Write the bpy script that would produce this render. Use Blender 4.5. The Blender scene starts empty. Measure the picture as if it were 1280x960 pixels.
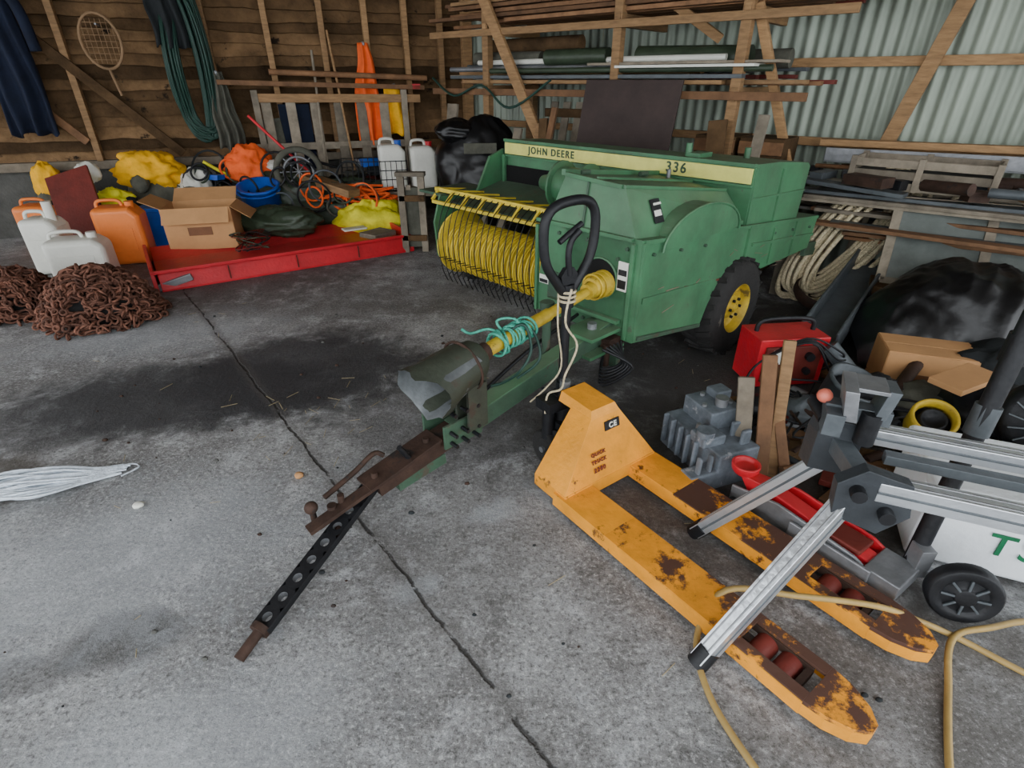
import bpy, math, random
from mathutils import Vector as V, Matrix, noise
random.seed(7)
SC=bpy.context.scene
def lin(c):
    return tuple(((x/255)/12.92 if x/255<=0.04045 else (((x/255)+.055)/1.055)**2.4) for x in c)
MATS={}
def mat(name,col,rough=.6,metal=0,var=.35,scale=6,rust=0,rcol=(80,45,30),rscale=9,island=0,bump=.15,bscale=40,spec=.4,stretch=None,dust=0,dcol=(128,134,118)):
    if name in MATS: return MATS[name]
    m=bpy.data.materials.new(name); m.use_nodes=True; nt=m.node_tree; N=nt.nodes; L=nt.links
    b=N['Principled BSDF']; b.inputs['Roughness'].default_value=rough; b.inputs['Metallic'].default_value=metal
    b.inputs['Specular IOR Level'].default_value=spec
    tc=N.new('ShaderNodeTexCoord'); src=tc.outputs['Object']
    if stretch:
        mp=N.new('ShaderNodeMapping'); mp.inputs['Scale'].default_value=stretch; L.new(src,mp.inputs[0]); src=mp.outputs[0]
    n1=N.new('ShaderNodeTexNoise'); n1.inputs['Scale'].default_value=scale; n1.inputs['Detail'].default_value=8; n1.inputs['Roughness'].default_value=.65
    L.new(src,n1.inputs['Vector'])
    c=lin(col); r=N.new('ShaderNodeValToRGB'); r.color_ramp.elements[0].position=.3; r.color_ramp.elements[1].position=.7
    r.color_ramp.elements[0].color=(*[x*(1-var) for x in c],1); r.color_ramp.elements[1].color=(*[min(1,x*(1+var*.6)) for x in c],1)
    L.new(n1.outputs['Fac'],r.inputs[0]); out=r.outputs[0]
    if island:
        g=N.new('ShaderNodeNewGeometry'); h=N.new('ShaderNodeHueSaturation')
        mr=N.new('ShaderNodeMapRange'); mr.inputs[3].default_value=1-island; mr.inputs[4].default_value=1+island*.7
        L.new(g.outputs['Random Per Island'],mr.inputs[0]); L.new(mr.outputs[0],h.inputs['Value']); L.new(out,h.inputs['Color']); out=h.outputs[0]
    if rust:
        n2=N.new('ShaderNodeTexNoise'); n2.inputs['Scale'].default_value=rscale; n2.inputs['Detail'].default_value=10; n2.inputs['Roughness'].default_value=.7
        L.new(src,n2.inputs['Vector'])
        rr=N.new('ShaderNodeValToRGB'); p=.72-rust*.4; rr.color_ramp.elements[0].position=p; rr.color_ramp.elements[1].position=p+.05
        L.new(n2.outputs['Fac'],rr.inputs[0]); mx=N.new('ShaderNodeMix'); mx.data_type='RGBA'
        L.new(rr.outputs[0],mx.inputs[0]); L.new(out,mx.inputs[6]); mx.inputs[7].default_value=(*lin(rcol),1); out=mx.outputs[2]
    if dust:   # settled dust: mostly on upward faces
        g=N.new('ShaderNodeNewGeometry'); sp=N.new('ShaderNodeSeparateXYZ'); L.new(g.outputs['Normal'],sp.inputs[0])
        n4=N.new('ShaderNodeTexNoise'); n4.inputs['Scale'].default_value=3.5; n4.inputs['Detail'].default_value=9; n4.inputs['Roughness'].default_value=.75; L.new(src,n4.inputs['Vector'])
        a=N.new('ShaderNodeMath'); a.operation='MULTIPLY_ADD'; L.new(sp.outputs[2],a.inputs[0]); a.inputs[1].default_value=.55; a.inputs[2].default_value=.35
        c2=N.new('ShaderNodeMath'); c2.operation='MAXIMUM'; L.new(a.outputs[0],c2.inputs[0]); c2.inputs[1].default_value=.3
        d=N.new('ShaderNodeMath'); d.operation='MULTIPLY'; L.new(c2.outputs[0],d.inputs[0]); L.new(n4.outputs['Fac'],d.inputs[1])
        e=N.new('ShaderNodeMath'); e.operation='MULTIPLY'; e.use_clamp=True; L.new(d.outputs[0],e.inputs[0]); e.inputs[1].default_value=dust*1.6
        mx=N.new('ShaderNodeMix'); mx.data_type='RGBA'; L.new(e.outputs[0],mx.inputs[0]); L.new(out,mx.inputs[6]); mx.inputs[7].default_value=(*lin(dcol),1); out=mx.outputs[2]
    L.new(out,b.inputs['Base Color'])
    if bump:
        n3=N.new('ShaderNodeTexNoise'); n3.inputs['Scale'].default_value=bscale; n3.inputs['Detail'].default_value=5
        L.new(src,n3.inputs['Vector']); bp=N.new('ShaderNodeBump'); bp.inputs['Strength'].default_value=bump; bp.inputs['Distance'].default_value=.02
        L.new(n3.outputs['Fac'],bp.inputs['Height']); L.new(bp.outputs[0],b.inputs['Normal'])
    MATS[name]=m; return m

green=mat('green_paint',(50,116,76),.45,0,.45,4,rust=.24,rcol=(54,70,52),rscale=7,dust=.62,dcol=(124,130,112),bump=.06,bscale=12)
green_d=mat('green_dark',(38,74,54),.6,0,.4,8,rust=.4,rcol=(60,50,40),dust=.4)
guardm=mat('guard_metal',(48,54,44),.6,.1,.5,9,rust=.4,rcol=(52,42,34),dust=.15)
guardin=mat('guard_inner_metal',(104,108,110),.55,.3,.4,10,rust=.25,rcol=(70,64,58))
yel=mat('yellow_paint',(226,200,66),.5,0,.35,8,rust=.18,rcol=(120,95,40))
shaftm=mat('yellow_worn',(194,164,48),.5,0,.4,12,rust=.3,rcol=(105,88,45))
stripe=mat('stripe_yellow',(225,222,120),.5,0,.15,8,rust=.15,rcol=(120,125,80))
orange=mat('orange_paint',(234,154,36),.45,0,.25,6,rust=.26,rcol=(84,50,36),rscale=7)
orange_w=mat('orange_worn',(232,150,34),.5,0,.35,6,rust=.60,rcol=(82,56,46),rscale=5)
rust=mat('rusty_steel',(68,50,41),.75,.3,.5,12,rust=.35,rcol=(46,42,40))
rustd=mat('rust_chain',(122,82,66),.8,.25,.55,14,island=.5)
black=mat('black_steel',(30,31,34),.5,.2,.4,10)
rubber=mat('rubber',(38,37,36),.85,0,.3,20,rust=.2,rcol=(90,84,76),bump=.3)
blackpl=mat('black_plastic',(14,15,17),.36,0,.3,5,bump=.35,bscale=7,spec=.45)
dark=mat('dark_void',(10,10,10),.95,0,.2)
steel=mat('steel',(140,142,145),.45,.6,.3,10,rust=.15,rcol=(90,70,55))
alu=mat('aluminium',(215,220,225),.32,.8,.12,8)
graypl=mat('gray_casting',(86,92,96),.5,.2,.3,8)
white=mat('white_plastic',(228,228,218),.4,0,.14,4,dust=.12)
red=mat('red_paint',(205,24,42),.4,0,.25,5,rust=.1,rcol=(110,40,38),dust=.12)
redd=mat('dark_red',(105,40,32),.6,0,.3,6)
wood=mat('wood_new',(156,122,84),.75,0,.4,7,island=.35,stretch=(1,1,6))
woodg=mat('wood_gray',(138,128,112),.85,0,.4,8,island=.4,rust=.12,rcol=(80,66,50))
woodd=mat('wood_dark',(112,88,62),.9,0,.65,3.0,island=.6,rust=.30,rcol=(44,36,28),rscale=3.2,bump=.5,bscale=22,spec=.15)
woodb=mat('wood_brown',(134,98,68),.8,0,.45,7,island=.45)
conc=mat('concrete',(86,86,82),.9,0,.4,5,bump=.4)
concb=mat('cast_gray',(108,116,124),.65,.15,.5,12,rust=.3,rcol=(160,162,164),bump=.25,bscale=22)
card=mat('cardboard',(194,146,98),.8,0,.14,5,bump=.05)
orp=mat('orange_plastic',(238,130,58),.4,0,.15,4)
blue=mat('blue_plastic',(20,85,185),.4,0,.2,4)
navy=mat('navy_cloth',(20,29,50),.9,0,.4,8)
grayc=mat('gray_cloth',(88,88,78),.95,0,.4,8)
hivis=mat('hivis_orange_cloth',(255,100,40),.8,0,.25,8)
hiy=mat('hivis_yellow_cloth',(238,228,50),.75,0,.3,8)
golden=mat('golden_cloth',(240,178,16),.8,0,.25,8)
olive=mat('olive_bag',(56,68,52),.42,0,.4,6,bump=.5,bscale=10)
hoseg=mat('green_hose',(28,62,52),.5,0,.3,8)
hosey=mat('yellow_hose',(170,142,84),.5,0,.25,8)
ropem=mat('rope_fibre',(212,198,164),.9,0,.35,60,bump=.8,bscale=90)
strawm=mat('straw',(172,158,122),.9,0,.3,20,bump=0)
teal=mat('teal_rope',(70,170,146),.7,0,.3,60,bump=.6,bscale=90)
net=mat('white_net',(215,225,235),.85,0,.25,30,bump=.5,bscale=60)
metalw=mat('corrugated_metal',(150,160,146),.5,.25,.45,1.6,rust=.18,rcol=(132,122,96),rscale=3,bump=.05,stretch=(2,2,.35))
brd=mat('brown_board',(62,50,47),.7,0,.3,4)
glass=mat('dusty_glass',(108,114,110),.3,0,.35,4)
charc=mat('charcoal_cloth',(36,40,42),.9)

def orth(d):
    d=d.normalized(); up=V((0,0,1)) if abs(d.z)<.95 else V((1,0,0))
    x=d.cross(up).normalized(); return x, x.cross(d).normalized()
def spl(pts,k=6,closed=False):
    P=[V(p) for p in pts]; n=len(P); out=[]
    rng=range(n) if closed else range(n-1)
    for i in rng:
        if closed: a,b,c,d=P[i-1],P[i],P[(i+1)%n],P[(i+2)%n]
        else: a,b,c,d=P[max(i-1,0)],P[i],P[i+1],P[min(i+2,n-1)]
        for j in range(k):
            t=j/k; out.append(.5*((2*b)+(c-a)*t+(2*a-5*b+4*c-d)*t*t+(3*b-a-3*c+d)*t**3))
    if not closed: out.append(P[-1])
    return out
class G:
    def __init__(s,name,bevel=0,seg=2): s.n=name;s.v=[];s.f=[];s.m=[];s.mi=[];s.sm=[];s.bev=bevel;s.seg=seg
    def add(s,vs,fs,m,smooth=False):
        o=len(s.v); s.v+= [tuple(v) for v in vs]
        if m not in s.m: s.m.append(m)
        k=s.m.index(m)
        for f in fs: s.f.append(tuple(i+o for i in f)); s.mi.append(k); s.sm.append(smooth)
    def box(s,c,size,m,ax=None,ay=None,az=None):
        c=V(c); ax=V(ax or (1,0,0)).normalized(); az=V(az or (0,0,1)).normalized(); ay=V(ay).normalized() if ay else az.cross(ax)
        hx,hy,hz=[q/2 for q in size]
        vs=[c+ax*hx*i+ay*hy*j+az*hz*k for k in(-1,1) for j in(-1,1) for i in(-1,1)]
        s.add(vs,[(0,2,3,1),(4,5,7,6),(0,1,5,4),(2,6,7,3),(0,4,6,2),(1,3,7,5)],m)
    def hexa(s,bot,top,m):
        s.add([V(p) for p in bot]+[V(p) for p in top],[(3,2,1,0),(4,5,6,7),(0,1,5,4),(1,2,6,5),(2,3,7,6),(3,0,4,7)],m)
    def beam(s,p0,p1,w,h,m,up=(0,0,1)):
        p0=V(p0);p1=V(p1);d=p1-p0; x=d.normalized(); up=V(up); y=up.cross(x)
        if y.length<.01: y=V((1,0,0)).cross(x)
        y.normalize(); z=x.cross(y); s.box((p0+p1)/2,(d.length,w,h),m,x,y,z)
    def cyl(s,p0,p1,r0,m,r1=None,n=16,caps=True,smooth=True):
        p0=V(p0);p1=V(p1); r1=r0 if r1 is None else r1; x,y=orth(p1-p0); vs=[]
        for p,r in((p0,r0),(p1,r1)):
            for i in range(n):
                a=2*math.pi*i/n; vs.append(p+x*r*math.cos(a)+y*r*math.sin(a))
        s.add(vs,[(i,(i+1)%n,n+(i+1)%n,n+i) for i in range(n)],m,smooth)
        if caps:
            s.add(vs[:n],[tuple(range(n))[::-1]],m); s.add(vs[n:],[tuple(range(n))],m)
    def lathe(s,prof,o,axis,m,n=24,smooth=True):
        o=V(o);axis=V(axis).normalized();x,y=orth(axis);vs=[]
        for (r,h) in prof:
            for i in range(n):
                a=2*math.pi*i/n; vs.append(o+axis*h+x*r*math.cos(a)+y*r*math.sin(a))
        fs=[(j*n+i,j*n+(i+1)%n,(j+1)*n+(i+1)%n,(j+1)*n+i) for j in range(len(prof)-1) for i in range(n)]
        s.add(vs,fs,m,smooth)
    def tube(s,pts,r,m,n=8,k=6,closed=False,smooth_path=True):
        P=spl(pts,k,closed) if smooth_path else [V(p) for p in pts]
        N=len(P); vs=[]; x=None
        for i in range(N):
            if closed: d=(P[(i+1)%N]-P[i-1])
            else: d=P[min(i+1,N-1)]-P[max(i-1,0)]
            d.normalize()
            if x is None: x,_=orth(d)
            x=(x-d*x.dot(d)).normalized(); y=d.cross(x)
            for j in range(n):
                a=2*math.pi*j/n; vs.append(P[i]+x*r*math.cos(a)+y*r*math.sin(a))
        R=range(N) if closed else range(N-1)
        fs=[(i*n+j,i*n+(j+1)%n,((i+1)%N)*n+(j+1)%n,((i+1)%N)*n+j) for i in R for j in range(n)]
        s.add(vs,fs,m,True)
        if not closed:
            s.add(vs[:n],[tuple(range(n))[::-1]],m); s.add(vs[-n:],[tuple(range(n))],m)
    def prism(s,poly,o,ax,ay,ext,m,capm=None):
        o=V(o);ax=V(ax);ay=V(ay);ext=V(ext);n=len(poly)
        a=[o+ax*p[0]+ay*p[1] for p in poly]; b=[q+ext for q in a]
        s.add(a+b,[(i,(i+1)%n,n+(i+1)%n,n+i) for i in range(n)]+[tuple(range(n))[::-1],tuple(range(n,2*n))],m)
    def blob(s,c,r,m,amp=.2,freq=2,seed=0,n=28,zmin=None,ridge=0,rf=5):
        c=V(c); vs=[];fs=[];rows=n//2+1
        for j in range(rows):
            th=math.pi*j/(rows-1)
            for i in range(n):
                a=2*math.pi*i/n; d=V((math.sin(th)*math.cos(a),math.sin(th)*math.sin(a),math.cos(th)))
                k=1+amp*noise.noise(d*freq+V((seed*3.1,seed,seed*1.7)))
                if ridge:
                    k+=ridge*(1-2.4*abs(noise.noise(d*rf+V((seed,7,seed*2)))))+ridge*.5*(1-2.4*abs(noise.noise(d*rf*2.1+V((seed,3,seed*2)))))
                p=c+V((d.x*r[0],d.y*r[1],d.z*r[2]))*k
                if zmin is not None and p.z<zmin: p.z=zmin
                vs.append(p)
        for j in range(rows-1):
            for i in range(n): fs.append((j*n+i,(j+1)*n+i,(j+1)*n+(i+1)%n,j*n+(i+1)%n))
        s.add(vs,fs,m,True)
    def cloth(s,top,ax,nrm,wt,wb,h,m,folds=4,dep=.03,seed=0,nx=28,ny=20):
        top=V(top);ax=V(ax).normalized();nrm=V(nrm).normalized();vs=[]
        for j in range(ny+1):
            t=j/ny; w=wt+(wb-wt)*min(1,t*1.6)
            for i in range(nx+1):
                x=i/nx-.5; d=dep*(.4+t)*math.sin(x*folds*6.28+seed+t*1.5+2*noise.noise(V((x*3,t*2,seed))))
                z=-h*t*(1+.08*noise.noise(V((x*4,seed,0))))
                vs.append(top+ax*(x*w+.03*noise.noise(V((t*3,seed,1))))+nrm*(d+.03+.05*(1-4*x*x))+V((0,0,z)))
        s.add(vs,[(j*(nx+1)+i,j*(nx+1)+i+1,(j+1)*(nx+1)+i+1,(j+1)*(nx+1)+i) for j in range(ny) for i in range(nx)],m,True)
    def torus(s,c,axis,R,r,m,n=24,k=8,sx=1):
        c=V(c);x,y=orth(V(axis)); s.tube([c+x*R*sx*math.cos(6.2832*i/n)+y*R*math.sin(6.2832*i/n) for i in range(n)],r,m,n=k,closed=True,smooth_path=False)
    def done(s):
        me=bpy.data.meshes.new(s.n); P=[V(v) for v in s.v]
        mn=V((min(p.x for p in P),min(p.y for p in P),min(p.z for p in P))); mxx=V((max(p.x for p in P),max(p.y for p in P),max(p.z for p in P)))
        o=V(((mn.x+mxx.x)/2,(mn.y+mxx.y)/2,mn.z))
        me.from_pydata([tuple(p-o) for p in P],[],s.f)
        for m in s.m: me.materials.append(m)
        me.polygons.foreach_set('material_index',s.mi); me.polygons.foreach_set('use_smooth',s.sm); me.update()
        ob=bpy.data.objects.new(s.n,me); ob.location=o; SC.collection.objects.link(ob)
        if s.bev:
            b=ob.modifiers.new('bevel','BEVEL'); b.width=s.bev; b.segments=s.seg; b.limit_method='ANGLE'; b.angle_limit=math.radians(50)
        return ob
Z=V((0,0,1))
# ---------------- camera
cam=bpy.data.cameras.new('camera'); co=bpy.data.objects.new('camera',cam); SC.collection.objects.link(co); SC.camera=co
co.location=(0,0,1.6); co.rotation_euler=(math.radians(90-29.2),0,0); cam.sensor_width=36; cam.lens=680/1280*36; cam.clip_start=.02
# ---------------- floor
fm=bpy.data.materials.new('concrete_floor'); fm.use_nodes=True; nt=fm.node_tree; N=nt.nodes; L=nt.links; b=N['Principled BSDF']
tc=N.new('ShaderNodeTexCoord'); 
def math_(op,a,bb=None,cl=False):
    n=N.new('ShaderNodeMath'); n.operation=op; n.use_clamp=cl
    for i,x in enumerate((a,bb)):
        if x is None: continue
        if isinstance(x,(int,float)): n.inputs[i].default_value=x
        else: L.new(x,n.inputs[i])
    return n.outputs[0]
def nz(sc,det=8,ro=.6,dist=0):
    n=N.new('ShaderNodeTexNoise'); n.inputs['Scale'].default_value=sc; n.inputs['Detail'].default_value=det; n.inputs['Roughness'].default_value=ro; n.inputs['Distortion'].default_value=dist; L.new(tc.outputs['Object'],n.inputs['Vector']); return n.outputs['Fac']
def mixc(f,a,c):
    n=N.new('ShaderNodeMix'); n.data_type='RGBA'
    if isinstance(f,(int,float)): n.inputs[0].default_value=f
    else: L.new(f,n.inputs[0])
    for i,x in((6,a),(7,c)):
        if isinstance(x,tuple): n.inputs[i].default_value=(*x,1)
        else: L.new(x,n.inputs[i])
    return n.outputs[2]
def ramp(f,p0,p1):
    n=N.new('ShaderNodeMapRange'); n.interpolation_type='SMOOTHSTEP'; L.new(f,n.inputs[0]); n.inputs[1].default_value=p0; n.inputs[2].default_value=p1; return n.outputs[0]
sep=N.new('ShaderNodeSeparateXYZ'); L.new(tc.outputs['Object'],sep.inputs[0]); X,Y=sep.outputs[0],sep.outputs[1]
big=nz(1.1,8,.65,.4); mid=nz(4.5,12,.78,.3); fine=nz(60,8,.8); pit=nz(24,6,.7); spk=nz(130,4,.7)
col=mixc(ramp(big,.38,.62),lin((122,121,120)),lin((158,159,159)))
col=mixc(math_('MULTIPLY',ramp(mid,.49,.66),.75),col,lin((200,203,206)))
col=mixc(math_('MULTIPLY',ramp(mid,.48,.34),.62),col,lin((80,78,76)))
col=mixc(math_('MULTIPLY',ramp(pit,.54,.62),.4),col,lin((84,82,79)))
col=mixc(math_('MULTIPLY',ramp(fine,.53,.60),.68),col,lin((58,56,53)))
col=mixc(math_('MULTIPLY',ramp(fine,.47,.39),.6),col,lin((220,221,220)))
col=mixc(math_('MULTIPLY',ramp(spk,.56,.62),.5),col,lin((50,48,45)))
def ell(cx,cy,rx,ry,ang=0,nzs=1.3):
    dx=math_('SUBTRACT',X,cx); dy=math_('SUBTRACT',Y,cy); c,s=math.cos(ang),math.sin(ang)
    ex=math_('DIVIDE',math_('ADD',math_('MULTIPLY',dx,c),math_('MULTIPLY',dy,s)),rx)
    ey=math_('DIVIDE',math_('SUBTRACT',math_('MULTIPLY',dy,c),math_('MULTIPLY',dx,s)),ry)
    d=math_('SQRT',math_('ADD',math_('MULTIPLY',ex,ex),math_('MULTIPLY',ey,ey)))
    return math_('ADD',d,math_('ADD',math_('MULTIPLY',math_('SUBTRACT',mid,.5),nzs),math_('MULTIPLY',math_('SUBTRACT',fine,.5),.6)))
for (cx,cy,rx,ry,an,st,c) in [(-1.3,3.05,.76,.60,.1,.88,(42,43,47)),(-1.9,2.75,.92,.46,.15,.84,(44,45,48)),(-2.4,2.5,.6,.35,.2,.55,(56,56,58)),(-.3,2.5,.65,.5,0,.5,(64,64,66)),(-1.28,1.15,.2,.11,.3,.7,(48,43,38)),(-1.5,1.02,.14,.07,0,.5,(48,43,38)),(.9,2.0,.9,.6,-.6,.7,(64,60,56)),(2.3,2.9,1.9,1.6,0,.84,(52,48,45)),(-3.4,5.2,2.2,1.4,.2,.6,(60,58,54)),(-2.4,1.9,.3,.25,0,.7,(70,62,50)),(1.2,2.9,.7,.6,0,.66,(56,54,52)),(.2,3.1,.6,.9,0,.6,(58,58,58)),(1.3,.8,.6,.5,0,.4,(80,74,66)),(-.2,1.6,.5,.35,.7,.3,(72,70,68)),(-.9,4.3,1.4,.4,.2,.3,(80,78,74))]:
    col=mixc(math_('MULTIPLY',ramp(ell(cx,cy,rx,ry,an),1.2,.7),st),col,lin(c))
for (cx,cy,rx,ry,st) in [(-1.5,1.5,.8,.5,.35),(-.05,1.75,.13,.07,.4),(-.35,1.35,.1,.06,.35),(-2.6,3.6,.8,.4,.35),(.22,1.85,.2,.15,.3),(-.9,.8,.5,.3,.3)]:
    col=mixc(math_('MULTIPLY',ramp(ell(cx,cy,rx,ry,.3,4.0),1.3,.3),st),col,lin((196,203,209)))
def joint(px,py,dx,dy,w):
    l=math.hypot(dx,dy); nx,ny=-dy/l,dx/l
    d=math_('ADD',math_('MULTIPLY',math_('SUBTRACT',X,px),nx),math_('MULTIPLY',math_('SUBTRACT',Y,py),ny))
    d=math_('ADD',d,math_('MULTIPLY',math_('SUBTRACT',nz(2.2,3,.6),.5),.08)); d=math_('ADD',d,math_('MULTIPLY',math_('SUBTRACT',nz(26,5,.7),.5),.026)); d=math_('ABSOLUTE',d)
    return ramp(d,w*1.6,w*.4)
j1=joint(-2.66,4.29,2.77,-3.52,.006); j2=joint(-2.2,3.2,-3.52,-2.77,.004); jw=joint(-2.66,4.29,2.77,-3.52,.035)
j1=math_('MULTIPLY',j1,ramp(nz(9,3,.6),.36,.5))
j=math_('MAXIMUM',j1,math_('MULTIPLY',j2,.3))
col=mixc(math_('MULTIPLY',jw,.35),col,lin((84,81,77)))
col=mixc(math_('MULTIPLY',j,.86),col,lin((36,34,32)))
L.new(col,b.inputs['Base Color']); b.inputs['Roughness'].default_value=.68
bp=N.new('ShaderNodeBump'); bp.inputs['Strength'].default_value=1.0; bp.inputs['Distance'].default_value=.016
L.new(math_('SUBTRACT',math_('ADD',math_('ADD',math_('MULTIPLY',mid,.6),math_('MULTIPLY',fine,.4)),math_('MULTIPLY',pit,.4)),math_('MULTIPLY',j,1.0)),bp.inputs['Height']); L.new(bp.outputs[0],b.inputs['Normal'])
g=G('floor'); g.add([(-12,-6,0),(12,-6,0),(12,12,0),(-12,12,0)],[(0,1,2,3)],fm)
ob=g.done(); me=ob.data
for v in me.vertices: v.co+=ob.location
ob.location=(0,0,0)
# ---------------- walls
CN=V((-.6,8.2,0)); WD=V((-.94,-.34,0)).normalized(); WN=V((.34,-.94,0)).normalized()
MD=V((.763,-.646,0)).normalized(); MN=V((-.646,-.763,0)).normalized()
def W_(s,z,d=0): return CN+WD*s+WN*d+Z*z
def M_(s,z,d=0): return CN+MD*s+MN*d+Z*z
H=3.6
g=G('wall_left')
g.beam(W_(0,.36,-.1),W_(10,.36,-.1),.2,.72,conc); g.beam(W_(0,2.1,-.16),W_(10,2.1,-.16),.04,H,dark)  # foundation; thin dark backing added to keep sky light out of board gaps
z=.78; k=0
while z<H:
    hh=random.uniform(.10,.16); n=90; vs=[]
    for i in range(n+1):
        s_=-.02+10*i/n; e=.03*noise.noise(V((s_*1.2,k*3.3,0)))+.016*noise.noise(V((s_*6,k*5.3,2)))
        vs+= [W_(s_,z+e,.055),W_(s_,z+hh+.03,-.03),W_(s_,z+e,-.01)]
    fs=[]
    for i in range(n): a=i*3; fs+=[(a,a+3,a+4,a+1),(a+2,a+5,a+3,a)]
    g.add(vs,fs,woodd); z+=hh; k+=1
g.done()
g=G('wall_sill',.005); g.beam(W_(0.05,.76,.06),W_(10,.76,.06),.14,.09,woodg); g.done()
g=G('wall_studs',.004)
for s_ in(.35,.78,1.25,1.75,2.35,2.98,4.35): g.beam(W_(s_,.8,.10),W_(s_,H,.10),.065,.09,wood,up=WN)
g.beam(W_(3.5,.85,.15),W_(4.6,2.0,.15),.1,.03,woodd,up=WN)
g.beam(W_(4.4,1.0,.17),W_(5.3,2.0,.17),.08,.03,woodb,up=WN)
g.beam(W_(.02,0,.12),W_(.02,H,.12),.12,.12,wood,up=WN)
g.done()
g=G('wall_back'); n=int(9.5/.0125); vs=[];fs=[]
for i in range(n+1):
    s_=i*.0125; d=.012*math.sin(s_*6.2832/.1)
    vs+=[M_(s_,0,d),M_(s_,H,d)]
for i in range(n): fs.append((2*i,2*i+2,2*i+3,2*i+1))
g.add(vs,fs,metalw,True); g.done()
g=G('wall_girts',.004)
for zz in(.45,1.12,1.73,2.35): g.beam(M_(.1,zz,.06),M_(9,zz,.06),.06,.07,wood,up=Z)
g.beam(M_(4.9,.9,.13),M_(5.22,2.3,.13),.11,.05,wood,up=MN)
for s_ in(1.2,6.3,8.4): g.beam(M_(s_,0,.12),M_(s_,H,.12),.1,.1,wood,up=MN)
g.beam(M_(6.3,1.0,.16),M_(5.5,2.4,.16),.09,.04,wood,up=MN)
g.done()
g=G('ceiling'); a=W_(10,H,-.2);bq=W_(0,H,-.2);c=M_(9.5,H,-.2)
g.add([a,bq,c,V((c.x,-1.1,H)),V((a.x,-1.1,H))],[(0,1,2,3,4)],woodd); g.done()
# ---------------- rack on back wall
g=G('lumber_rack',.004)
for s_ in(1.3,2.85,3.95):
    g.beam(M_(s_,0,1.0),M_(s_,2.9,1.0),.08,.08,wood,up=MN)
    g.beam(M_(s_,1.5,.15),M_(s_,1.5,1.05),.05,.1,wood)
    g.beam(M_(s_,2.05,.15),M_(s_,2.05,1.05),.05,.1,wood)
g.beam(M_(1.25,2.4,1.06),M_(2.1,1.0,1.06),.11,.04,wood,up=MN)
g.beam(M_(4.35,.9,.5),M_(4.0,2.1,.98),.07,.05,wood,up=MN)
g.beam(M_(2.9,2.4,1.04),M_(3.6,1.9,.6),.07,.05,wood,up=MN)
g.beam(M_(3.0,2.75,1.06),M_(3.9,2.15,1.06),.09,.03,wood,up=MN)
g.beam(M_(.5,1.49,1.05),M_(4.5,1.49,1.05),.03,.06,woodb)
g.beam(M_(.5,2.02,1.05),M_(4.7,2.02,1.05),.03,.06,wood)
g.done()
g=G('lumber_stack',.003)
for i in range(22):
    d=.2+(i%9)*.095; zz=1.575+(i//9)*.045+random.uniform(0,.015); g.beam(M_(.4+random.random()*.9,zz,d),M_(3.2+random.random()*1.4,zz,d+random.uniform(-.05,.05)),.085,.03,random.choice([woodb,woodg,wood,redd,graypl]))
for i in range(50):
    d=.2+(i%9)*.095; zz=2.12+(i//9)*.042; g.beam(M_(.4+random.random()*1.4,zz,d),M_(3.7+random.random()*1.4,zz+random.uniform(0,.03),d+random.uniform(-.06,.06)),.09,.032,random.choice([woodb,woodb,wood,redd,woodb]))
g.done()
g=G('carpet_roll')
g.cyl(M_(2.95,1.78,.8),M_(3.95,1.76,.8),.085,olive,n=18); g.cyl(M_(1.0,1.80,.85),M_(1.9,1.79,.85),.06,grayc,n=16); g.cyl(M_(1.1,1.90,.8),M_(2.3,1.91,.75),.07,woodd,n=16); g.cyl(M_(3.1,1.75,.6),M_(4.2,1.75,.6),.07,grayc,n=16); g.cyl(M_(2.0,1.79,.9),M_(2.7,1.79,.9),.07,olive,n=16); g.done()
g=G('pipe_bundle')
for i,(dd,zz) in enumerate([(.95,1.70),(.88,1.72),(.92,1.76),(1.0,1.68)]): g.cyl(M_(.7+i*.2,zz,dd),M_(3.0+i*.4,zz,dd),.025,[steel,graypl,white,olive][i],n=10)
g.tube([M_(.5,1.62,1.05),M_(.9,1.45,1.12),M_(1.3,1.55,1.1),M_(1.7,1.35,1.12),M_(2.2,1.6,1.1)],.012,hoseg)
g.done()
g=G('white_board_panel',.003); g.box(M_(3.5,1.70,1.0),(1.2,.25,.02),white,ax=MD); g.box(M_(3.4,1.725,.9),(1.7,.25,.02),woodg,ax=MD); g.done()
g=G('leaning_board',.003); g.beam(M_(3.1,0,1.5),M_(3.1,1.60,1.13),.93,.02,brd,up=MN); g.done()
for i,(s_,w) in enumerate([(1.5,.25),(1.75,.2),(2.0,.25),(2.3,.2),(4.05,.3),(.9,.3),(2.15,.12),(4.25,.16)]):
    g=G('leaning_plank',.003); g.beam(M_(s_,0,1.38),M_(s_+random.uniform(-.15,.15),1.12+.05*min(i,5),1.14),w*.5,.03,[woodg,woodg,wood,woodd,woodd,woodg,woodb,woodg][i],up=MN); g.done()
g=G('stored_pallet',.003)
for i in range(6): g.beam(M_(1.9+i*.16,.75,.75),M_(1.9+i*.16,1.4,.6),.09,.02,woodg,up=MN)
for zz in(.85,1.3): g.beam(M_(1.85,zz,.70),M_(2.8,zz,.62),.04,.08,woodd)
g.beam(M_(1.9,.02,.9),M_(1.9,.8,.74),.06,.06,woodg,up=MN); g.beam(M_(2.7,.02,.9),M_(2.7,.8,.74),.06,.06,woodg,up=MN); g.done()
g=G('storage_crate',.004)
for s_ in(3.75,4.15):
    g.box(M_(s_,.6,.55),(.36,.4,1.15),woodd,ax=MD)
    for zz in(.3,.6,.9,1.1): g.box(M_(s_,zz,.76),(.36,.015,.1),woodb,ax=MD)
g.done()
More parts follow.
